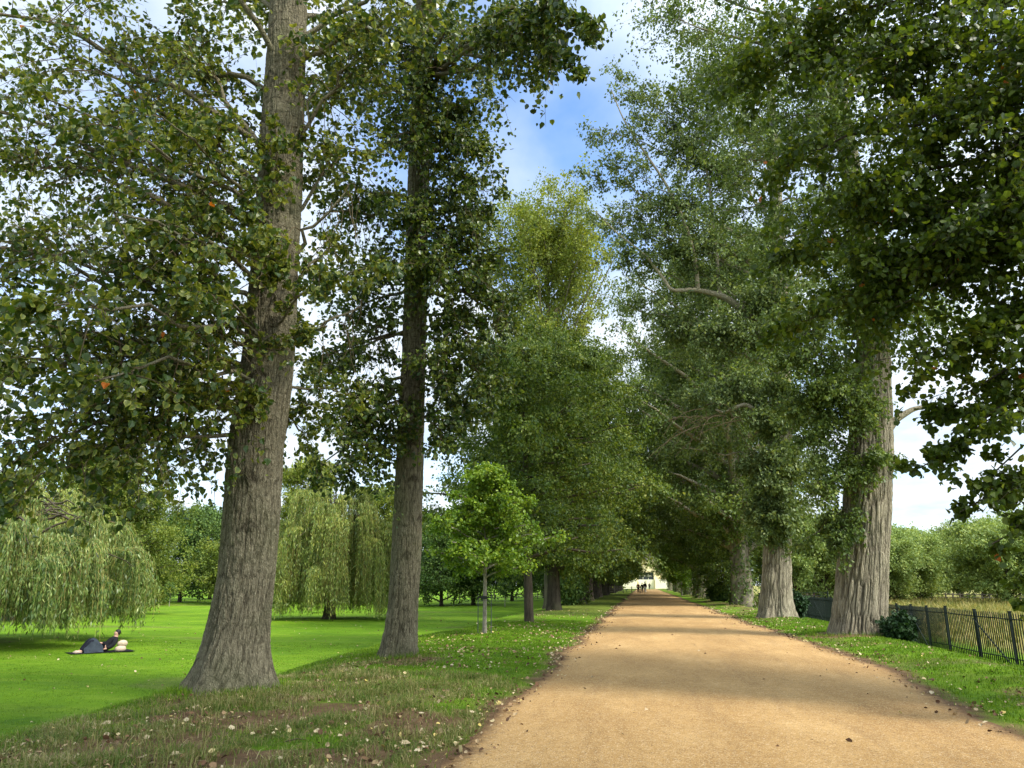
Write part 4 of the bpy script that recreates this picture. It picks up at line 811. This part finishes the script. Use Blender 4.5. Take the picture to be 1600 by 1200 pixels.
# the largest single leaves and sticks near the camera
single = [(640, 1162, .105, 'big cream fallen leaf lying in the grass near the path edge, bottom centre'), (690, 1110, .07, 'pale fallen leaf on the bank below the second trunk'), (282, 1185, .10, 'cream fallen leaf on bare earth at the bottom left of the bank'),
 (222, 1193, .09, 'curled pale leaf at the very bottom, left of the bare earth'), (160, 1130, .11, 'pale twig like curled leaf on the dry bank far left'), (604, 1160, .09, 'tan fallen leaf just left of the biggest cream one'), (310, 1183, .08, 'dark brown fallen leaf on bare earth right of the cream leaf')]
for u, v, sz, lb in single:
    p = W(u, v, .03); zz = gz(p[0], p[1]); a = np.array([[0, 0, .03]]); vv, q, r, e = leaves(a, rng.normal(size=(1, 3))*np.array([1, 1, .1]), np.array([[.1, -.3, 1]]), np.array([sz]), 'round')
    me = mesh_np('fallen_leaf', vv, q, mats=[M['litter']], attrs={'rnd': np.full(len(vv), .12 if 'dark' in lb else .42 if 'tan' in lb else .72)})
    tag(link('fallen_leaf', me, None, (p[0], p[1], zz)), lb, 'fallen leaf', 'largest fallen leaves')
for u, v, L, lb in [(355, 1128, .26, 'bent grey stick on the bare earth below the thickest trunk'), (445, 1165, .22, 'thin pale stick lying flat on bare earth, right of the bent one')]:
    p = W(u, v, .02); zz = gz(p[0], p[1]); th = rng.uniform(0, 3); mb = MB()
    mb.tube([(0, 0, .02), (L*.5*math.cos(th), L*.5*math.sin(th), .045), (L*math.cos(th+.3), L*math.sin(th+.3), .02)], [.006, .005, .003], 6)
    tag(mb.build('fallen_stick', M['twig'], None, True, (p[0], p[1], zz)), lb, 'stick')

# ------------------------------------------------------------------ railing fence on the right
M['iron'] = plain('dark_green_iron', (.016, .024, .02), .75, .15, nscale=20, var=.3)
def fx(y): return np.interp(y, [8, 13, 18, 22, 27, 40, 80], [7.7, 7.6, 7.5, 7.55, 8.0, 8.5, 8.5])
fence = empty('railing_fence', (7.5, 17.9, gz(7.5, 17.9)), 'dark green iron railing fence dividing the right verge from the meadow', 'fence')
fo = np.array([7.5, 17.9, gz(7.5, 17.9)])
ys_ = [12.0]
while ys_[-1] < 62: ys_.append(ys_[-1]+.105)
ys_ = np.array(ys_); xs_ = fx(ys_); zs_ = H(xs_, ys_)
mb = MB(); hgt = 1.08
mb.tube([(0, 0, 0), (0, 0, hgt-.03), (0, 0, hgt)], [.0115, .0115, .004], 5); pk_me = mesh_np('picket', np.concatenate(mb.v), np.concatenate(mb.q), np.concatenate(mb.t), [M['iron']], shade=True)
order = np.arange(len(ys_)); near = [i for i in order if ys_[i] > 14.5][:100]; ns_ = set(near)
for i in near:
    link('picket', pk_me, fence, np.array([xs_[i], ys_[i], zs_[i]])-fo)
mb2 = MB()
for i in order:
    if i in ns_: continue
    v = np.concatenate(mb.v)+np.array([xs_[i], ys_[i], zs_[i]])-fo; mb2.add(v, np.concatenate(mb.q), np.concatenate(mb.t))
tag(mb2.build('picket', M['iron'], fence), kind='stuff')
for zh in (.16, .95):
    m3 = MB(); yy = np.arange(12, 62.1, .5); xx = fx(yy); pts = np.stack([xx+.012, yy, H(xx, yy)+zh], -1)-fo
    m3.tube(pts, [.013]*len(pts), 5); m3.build('rail', M['iron'], fence)
yk = 12.6; pi_ = 0
while yk < 62:
    xk = float(fx(yk)); z0 = gz(xk, yk); m3 = MB(); o = np.array([xk, yk, z0])-fo
    m3.box(o[0]-.03, o[0]+.03, o[1]-.02, o[1]+.02, o[2]-.1, o[2]+1.10); m3.box(o[0]-.036, o[0]+.036, o[1]-.026, o[1]+.026, o[2]+1.10, o[2]+1.115); m3.build('post', M['iron'], fence)
    if pi_ % 3 == 1:
        m3 = MB(); y2_ = yk-1.7; x2_ = float(fx(y2_)); m3.tube([o+np.array([-.05, 0, .9]), np.array([x2_-.05, y2_, gz(x2_, y2_)+.05])-fo], [.015, .015], 6); m3.build('brace', M['iron'], fence)
    yk += 1.85; pi_ += 1
# timber stock fence and gate out in the meadow
M['oldwood'] = plain('weathered_timber', (.20, .17, .13), .85, .2, nscale=8, var=.3)
def postrail(name, u0, Y0, u1, Y1, n, label, h=1.15):
    a = P(u0, 912, Y0); b = P(u1, 912, Y1); o = np.array([a[0], a[1], gz(a[0], a[1])]); root = empty(name, o, label, 'fence')
    q = []
    for i in range(n):
        t_ = i/(n-1); x_, y_ = a[0]+(b[0]-a[0])*t_, a[1]+(b[1]-a[1])*t_; z_ = gz(x_, y_); q.append((x_, y_, z_)); p = np.array([x_, y_, z_])-o
        m3 = MB(); m3.box(p[0]-.07, p[0]+.07, p[1]-.07, p[1]+.07, p[2]-.1, p[2]+h); m3.build('post', M['oldwood'], root)
    for zh in (.35, .7, 1.02):
        m3 = MB(); m3.tube([np.array(c)-o+np.array([0, -.1, zh]) for c in q], [.035]*n, 4); m3.build('rail', M['oldwood'], root)
postrail('timber_fence', 1236, 74, 1300, 70, 9, 'pale post and rail fence across the field between the two big right trunks')
postrail('timber_fence', 1400, 98, 1640, 92, 22, 'low post and rail fence along the back of the yellow grass')
postrail('timber_fence', 700, 112, 1000, 140, 20, 'thin rail fence at the far side of the lawn behind the row')
gt = P(1262, 912, 62); gg = empty('field_gate', (gt[0], 62, gz(gt[0], 62)), 'dark metal field gate just beyond the railings between the big trunks', 'gate')
for zh in (.25, .5, .75, 1.0, 1.2):
    m3 = MB(); m3.tube([(-1.3, 0, zh), (1.3, 0, zh)], [.022, .022], 6); m3.build('bar', M['iron'], gg)
for sx_ in (-1.35, 1.35):
    m3 = MB(); m3.tube([(sx_, 0, -.1), (sx_, 0, 1.35)], [.05, .05], 8); m3.build('gate_post', M['iron'], gg)
# stone wall in the field
M['stone'] = plain('cream_limestone', (.48, .40, .27), .9, .15, nscale=1.3, var=.22, bmp=.3)
wl = P(1238, 912, 134); wr = P(1300, 912, 134); sw = empty('stone_wall', (wl[0], 134, gz(wl[0], 134)), 'pale stone boundary wall across the field, stepped up at its left end', 'wall')
mb = MB(); L = wr[0]-wl[0]; mb.box(-3, L, 0, .6, -.5, 2.0); mb.build('wall', M['stone'], sw)
mb = MB(); mb.box(-3, 1.4, -.06, .66, 2.0, 3.3); mb.build('gate_pier', M['stone'], sw); mb = MB(); mb.box(1.4, L, -.08, .68, 2.0, 2.16); mb.build('coping', M['stone'], sw)

# ------------------------------------------------------------------ the building closing the path
M['lime_wall'] = plain('sunlit_limestone', (.86, .72, .40), .9, .15, nscale=.7, var=.10, bmp=.2)  # base colour raised to stand in for sunlight on the facade
M['pale_wall'] = plain('pale_render', (.88, .80, .58), .9, .15, nscale=.5, var=.06)
M['glass'] = plain('dark_window_glass', (.05, .055, .06), .12, .6)
M['roof'] = plain('stone_slates', (.16, .14, .11), .85, .2, nscale=3, var=.3)
bd = empty('stone_building', (.9, 262, gz(.9, 262)), 'cream stone building with a tall gate window closing the end of the path', 'building')
WB = 22.0
mb = MB()                                 # wall with real openings: strips between them
xs_o = [(-17.5, -16), (-12.5, -11), (-2.6, 2.6), (11, 12.5), (16, 17.5)]
cur = -WB
for a, b in xs_o:
    mb.box(cur, a, 0, 8, 0, 9); c = (a+b)/2
    if b-a > 3: mb.box(a, b, .0, 8, 5.2, 9)
    else: mb.box(a, b, 0, 8, 0, 3); mb.box(a, b, 0, 8, 5.6, 9)
    cur = b
mb.box(cur, WB, 0, 8, 0, 9); mb.build('wall', M['lime_wall'], bd)
for a, b in xs_o:
    big = b-a > 3; z0, z1 = (2.9, 5.19) if big else (3.01, 5.59)
    m3 = MB(); m3.box(a+.01, b-.01, .3, .36, z0, z1); wn = m3.build('window', M['glass'], bd)
    m3 = MB(); m3.box(a+.01, b-.01, .2, .29, (z0+z1)/2-.05, (z0+z1)/2+.05)
    for kx in np.linspace(a, b, 4 if big else 3)[1:-1]: m3.box(kx-.05, kx+.05, .2, .285, z0, z1)
    m3.build('frame', M['pale_wall'], wn)
m3 = MB(); m3.box(-2.59, 2.59, .25, .45, 0, 2.88); dr = m3.build('door', M['pale_wall'], bd)
m3 = MB(); m3.box(-.04, .04, .2, .249, 0, 2.8); m3.build('door_joint', M['iron'], dr)
for a, b in ((-9.2, -2.9), (2.9, 9.2)):
    m3 = MB(); m3.box(a, b, -2.2, -.02, 0, 3.1); m3.build('forecourt_wall', M['pale_wall'], bd)
m3 = MB(); v = [(-WB-.4, -.4, 9), (WB+.4, -.4, 9), (WB+.4, 8.4, 9), (-WB-.4, 8.4, 9), (-WB-.4, 4, 12.5), (WB+.4, 4, 12.5)]
m3.add(v, [(0, 1, 5, 4), (3, 4, 5, 2), (0, 3, 2, 1)], [(0, 4, 3), (1, 2, 5)]); m3.build('roof', M['roof'], bd)
m3 = MB(); m3.box(-WB, WB, -.12, -.02, 8.6, 8.95); m3.build('cornice', M['lime_wall'], bd)

# ------------------------------------------------------------------ people
M['skin'] = plain('skin', (.45, .26, .18), .55, .35); M['hair'] = plain('black_hair', (.012, .010, .009), .6, .3, nscale=40, var=.4)
M['navy'] = plain('dark_navy_cloth', (.012, .013, .02), .9, .1, nscale=12, var=.3); M['whitecloth'] = plain('white_cloth', (.66, .64, .60), .9, .1)
M['redcloth'] = plain('dark_red_cloth', (.16, .03, .025), .9, .1); M['blackcloth'] = plain('black_cloth', (.014, .014, .016), .9, .1, nscale=15, var=.3)
M['cream'] = plain('cream_cotton', (.46, .36, .27), .9, .1, nscale=9, var=.12, bmp=.2); M['greycloth'] = plain('slate_grey_cloth', (.03, .038, .047), .9, .1, nscale=9, var=.3)
def skin(name, joints, edges, mat, parent, sub=2):
    keys = list(joints); me = bpy.data.meshes.new(name)
    me.from_pydata([joints[k][:3] for k in keys], [(keys.index(a), keys.index(b)) for a, b in edges], [])
    o = link(name, me, parent); me.materials.append(mat)
    m = o.modifiers.new('skin', 'SKIN'); m.use_smooth_shade = True
    sv = me.skin_vertices[0].data if me.skin_vertices else None
    if sv is None:
        bpy.context.view_layer.objects.active = o; bpy.ops.mesh.customdata_skin_add(); sv = me.skin_vertices[0].data
    for i, k in enumerate(keys):
        r = joints[k][3]; r2 = joints[k][4] if len(joints[k]) > 4 else r; sv[i].radius = (r*1.16, r2*1.16); sv[i].use_root = (i == 0)
    s = o.modifiers.new('sub', 'SUBSURF'); s.levels = sub; s.render_levels = sub
    return o
def ball(name, c, r, mat, parent, n=14):
    th, ph = np.meshgrid(np.linspace(0, 2*np.pi, n, endpoint=False), np.linspace(.08, np.pi-.08, n//2+2))
    w_ = 1+.05*(fbm(np.cos(th)*2+4, np.sin(th)*2+4, ph*2, 81, 2)-.5)
    v = np.stack([c[0]+r[0]*w_*np.sin(ph)*np.cos(th), c[1]+r[1]*w_*np.sin(ph)*np.sin(th), c[2]+r[2]*w_*np.cos(ph)], -1); K = v.shape[0]; i_ = np.arange(K*n).reshape(K, n)
    q = np.stack([i_[:-1], i_[1:], np.roll(i_[1:], -1, 1), np.roll(i_[:-1], -1, 1)], -1).reshape(-1, 4)
    vv = np.concatenate([v.reshape(-1, 3), [[c[0], c[1], c[2]+r[2]]], [[c[0], c[1], c[2]-r[2]]]]); t_ = [(K*n, i, (i+1) % n) for i in range(n)]+[(K*n+1, (K-1)*n+(i+1) % n, (K-1)*n+i) for i in range(n)]
    return link(name, mesh_np(name, vv, q, t_, [mat], shade=True), parent)
def walker(x, y, label, top, legs, stride=.22, s=1.0, arm=.05, rz=0.0):
    root = empty('person', (x, y, gz(x, y)+.03), label, 'person', rz=rz); root.scale = (s, s, s)
    J = {'hip': (0, 0, .93, .13, .10), 'belly': (0, .0, 1.08, .125, .09), 'chest': (0, .01, 1.32, .15, .10), 'neck': (0, .01, 1.47, .055), 'jaw': (0, .03, 1.56, .06), 'skull': (0, .015, 1.66, .088, .10), 'crown': (0, .005, 1.735, .05),
         'hl': (-.09, 0, .88, .085), 'kl': (-.10, stride*.75, .50, .058), 'al': (-.10, stride*.7, .09, .038), 'tl': (-.10, stride*.7+.17, .035, .033), 'hr': (.09, 0, .88, .085), 'kr': (.10, -stride*.3, .49, .058), 'ar': (.10, -stride-.05, .12, .038), 'tr': (.10, -stride+.12, .035, .033),
         'sl': (-.19, 0, 1.40, .055), 'el': (-.25, -arm, 1.13, .042), 'wl': (-.25, arm, .90, .03), 'fl': (-.25, arm+.03, .78, .022), 'sr': (.19, 0, 1.40, .055), 'er': (.25, arm, 1.13, .042), 'wr': (.25, -arm+.1, .90, .03), 'fr': (.25, -arm+.12, .78, .022)}
    E = [('hip', 'belly'), ('belly', 'chest'), ('chest', 'neck'), ('neck', 'jaw'), ('jaw', 'skull'), ('skull', 'crown'), ('hip', 'hl'), ('hl', 'kl'), ('kl', 'al'), ('al', 'tl'), ('hip', 'hr'), ('hr', 'kr'), ('kr', 'ar'), ('ar', 'tr'), ('chest', 'sl'), ('sl', 'el'), ('el', 'wl'), ('wl', 'fl'), ('chest', 'sr'), ('sr', 'er'), ('er', 'wr'), ('wr', 'fr')]
    skin('body', J, E, M['skin'], root)
    def g_(k, e=.018): a = J[k]; return tuple(a[:3])+tuple(r+e for r in a[3:])
    tk = ['hip', 'belly', 'chest', 'sl', 'el', 'wl', 'sr', 'er', 'wr']; skin('jacket', {k: g_(k) for k in tk}, [e for e in E if e[0] in tk and e[1] in tk], top, root)
    lk = ['hip', 'hl', 'kl', 'al', 'hr', 'kr', 'ar']; skin('trousers', {k: g_(k, .02) for k in lk}, [e for e in E if e[0] in lk and e[1] in lk], legs, root)
    ball('hair', (0, -.012, 1.695), (.095, .105, .105), M['hair'], root)
    for k in ('tl', 'tr'):
        j = J[k]; mb = MB(); mb.tube([(j[0], j[1]-.18, .05), (j[0], j[1]-.05, .05), (j[0], j[1]+.06, .035)], [.045, .05, .03], 8); mb.build('shoe', M['blackcloth'], root, True)
wy = 139.0
walker(P(997, 912, wy)[0], wy, 'distant walker in dark red top and black trousers, leftmost of the group', M['redcloth'], M['blackcloth'], .2)
walker(P(1003.2, 912, wy)[0], wy+1, 'distant walker all in black in the middle of the group', M['blackcloth'], M['greycloth'], .25, .97)
walker(P(1007.6, 912, wy)[0], wy, 'distant tallest walker in black jacket and white trousers', M['blackcloth'], M['whitecloth'], .2, 1.08)
walker(P(1014.5, 912, 225)[0], 225, 'lone dark figure far beyond the walking group, before the building', M['blackcloth'], M['blackcloth'], .2)
# lounging person under the willow
pp = P(160, 1018, 27.9); px_, py_ = -20.30, 27.9; pz = gz(px_, py_)
root = empty('person', (px_, py_, pz), 'person in black lounging on the lawn with knees bent under the willow', 'person'); root.rotation_euler[2] = R_(52)
# local +X points to the head side (picture right), -Y towards the camera
J = {'hip': (-.12, 0, .14, .13, .12), 'belly': (.06, 0, .24, .12), 'chest': (.25, 0, .42, .16, .13), 'neck': (.32, 0, .56, .06), 'jaw': (.325, 0, .625, .075), 'skull': (.335, 0, .69, .095), 'crown': (.34, 0, .76, .07),
     'hl': (-.20, -.09, .15, .085), 'kl': (-.52, -.12, .46, .06), 'al': (-.86, -.12, .09, .04), 'tl': (-1.02, -.12, .06, .033), 'hr': (-.20, .09, .15, .085), 'kr': (-.55, .12, .50, .06), 'ar': (-.84, .12, .09, .04), 'tr': (-1.0, .12, .06, .033),
     'sl': (.30, -.18, .47, .055), 'el': (.16, -.27, .25, .042), 'wl': (-.05, -.25, .15, .03), 'fl': (-.15, -.22, .13, .022), 'sr': (.30, .18, .47, .055), 'er': (.10, .25, .30, .042), 'wr': (-.12, .16, .33, .03), 'fr': (-.21, .12, .36, .022)}
E = [('hip', 'belly'), ('belly', 'chest'), ('chest', 'neck'), ('neck', 'jaw'), ('jaw', 'skull'), ('skull', 'crown'), ('hip', 'hl'), ('hl', 'kl'), ('kl', 'al'), ('al', 'tl'), ('hip', 'hr'), ('hr', 'kr'), ('kr', 'ar'), ('ar', 'tr'), ('chest', 'sl'), ('sl', 'el'), ('el', 'wl'), ('wl', 'fl'), ('chest', 'sr'), ('sr', 'er'), ('er', 'wr'), ('wr', 'fr')]
skin('body', J, E, M['skin'], root)
def g2(k, e): a = J[k]; return tuple(a[:3])+tuple(r+e for r in a[3:])
J['collar'] = (.315, 0, .54, .062); E2 = E+[('chest', 'collar')]
tk = ['hip', 'belly', 'chest', 'collar', 'sl', 'el', 'wl', 'sr', 'er', 'wr']; skin('jacket', {k: g2(k, .03) for k in tk}, [e for e in E2 if e[0] in tk and e[1] in tk], M['blackcloth'], root)
lk = ['hip', 'hl', 'kl', 'al', 'hr', 'kr', 'ar']; skin('trousers', {k: g2(k, .02) for k in lk}, [e for e in E if e[0] in lk and e[1] in lk], M['navy'], root)
ball('hair', (.375, 0, .715), (.108, .10, .118), M['hair'], root)
for s_y in (-.12, .12):
    mb = MB(); mb.tube([(-.84, s_y, .06), (-.98, s_y, .07), (-1.08, s_y, .04)], [.045, .05, .03], 8); mb.build('shoe', M['cream'], root, True)
def local(x, y, z=0):
    c, s = math.cos(R_(52)), math.sin(R_(52)); X_, Y_ = px_+c*x-s*y, py_+s*x+c*y; return (X_, Y_, gz(X_, Y_)+z)
# padded pillow folded double behind the back
pl_ = empty('cushion', local(.46, -.2), 'cream padded cushion folded double behind the lounging person', 'cushion', rz=R_(52))
skin('fold', {'a': (-.22, -.02, .10, .08), 'b': (0, -.05, .12, .115), 'c': (.22, 0, .12, .10)}, [('a', 'b'), ('b', 'c')], M['cream'], pl_)
skin('fold', {'a': (-.14, .03, .27, .07), 'b': (.06, .0, .34, .12), 'c': (.26, .04, .26, .11)}, [('a', 'b'), ('b', 'c')], M['cream'], pl_)
# draped cover over the legs and the rug on the grass
def drape(name, label, cat, loc, f, x0, x1, y0, y1, mat, n=40):
    xx, yy = np.meshgrid(np.linspace(x0, x1, n), np.linspace(y0, y1, n)); zz = f(xx, yy); i_ = np.arange(n*n).reshape(n, n)
    q = np.stack([i_[:-1, :-1], i_[:-1, 1:], i_[1:, 1:], i_[1:, :-1]], -1).reshape(-1, 4)
    o = link(name, mesh_np(name, np.stack([xx, yy, zz], -1), q, mats=[mat], shade=True), None, loc); o.rotation_euler[2] = R_(52)
    m = o.modifiers.new('thickness', 'SOLIDIFY'); m.thickness = .012; return tag(o, label, cat)
def ftent(x, y):
    k = np.interp(x, np.linspace(-1, .05, 9), [.06, .12, .30, .48, .58, .50, .36, .24, .10]); side = smooth(-.42, -.12, y)*smooth(.42, .12, y)*(.8+.2*fbm(x*5, y*5, 0, 72, 2))
    return .03+(k-.03)*side+.03*(fbm(x*6, y*6, 0, 71, 3)-.5)
drape('blanket', 'dark blanket drawn over the bent knees of the lounging person', 'blanket', local(0, 0, .01), ftent, -.82, -.16, -.40, .40, M['greycloth'])
drape('ground_rug', 'black rug spread on the grass beneath the lounging person', 'rug', local(0, 0, .0), lambda x, y: .035+.02*(fbm(x*3, y*3, 0, 73, 2)-.3)+0*x, -1.25, .95, -.42, .5, M['blackcloth'])
# ------------------------------------------------------------------ groups
for o in sc.objects:
    if o.parent or 'label' not in o: continue
    lb = o['label']
    if 'walker' in lb: o['group'] = 'people walking up the path'
    elif 'weeping willow' in lb: o['group'] = 'weeping willows on the lawn'
    elif 'staked' in lb or 'tiny sapling' in lb: o['group'] = 'little saplings across the lawn'
    elif 'group' not in o and o.get('category') == 'tree' and abs(o.location.y) < 80 and o.location.y > 10:
        if -7.2 < o.location.x < -4.5: o['group'] = GL
        elif 5.5 < o.location.x < 11: o['group'] = GR
# ------------------------------------------------------------------ camera and output
cam = bpy.data.cameras.new('camera'); co = bpy.data.objects.new('camera', cam); COL.objects.link(co); sc.camera = co
cam.sensor_fit = 'HORIZONTAL'; cam.sensor_width = 36.0; cam.lens = 36.0*FPX/1600.0; cam.clip_start = .1; cam.clip_end = 3000
mw = Matrix(((RGT[0], UPV[0], -FWD[0], 0), (RGT[1], UPV[1], -FWD[1], 0), (RGT[2], UPV[2], -FWD[2], 1.6), (0, 0, 0, 1)))
co.matrix_world = mw
vs = sc.view_settings; vs.view_transform = 'Standard'; vs.look = 'None'; vs.gamma = 1; vs.exposure = 1.0; vs.use_curve_mapping = False
sc.render.engine = 'CYCLES'; cy = sc.cycles
cy.max_bounces = 7; cy.diffuse_bounces = 3; cy.glossy_bounces = 2; cy.transmission_bounces = 4; cy.transparent_max_bounces = 4; cy.caustics_reflective = False; cy.caustics_refractive = False
cy.use_denoising = True
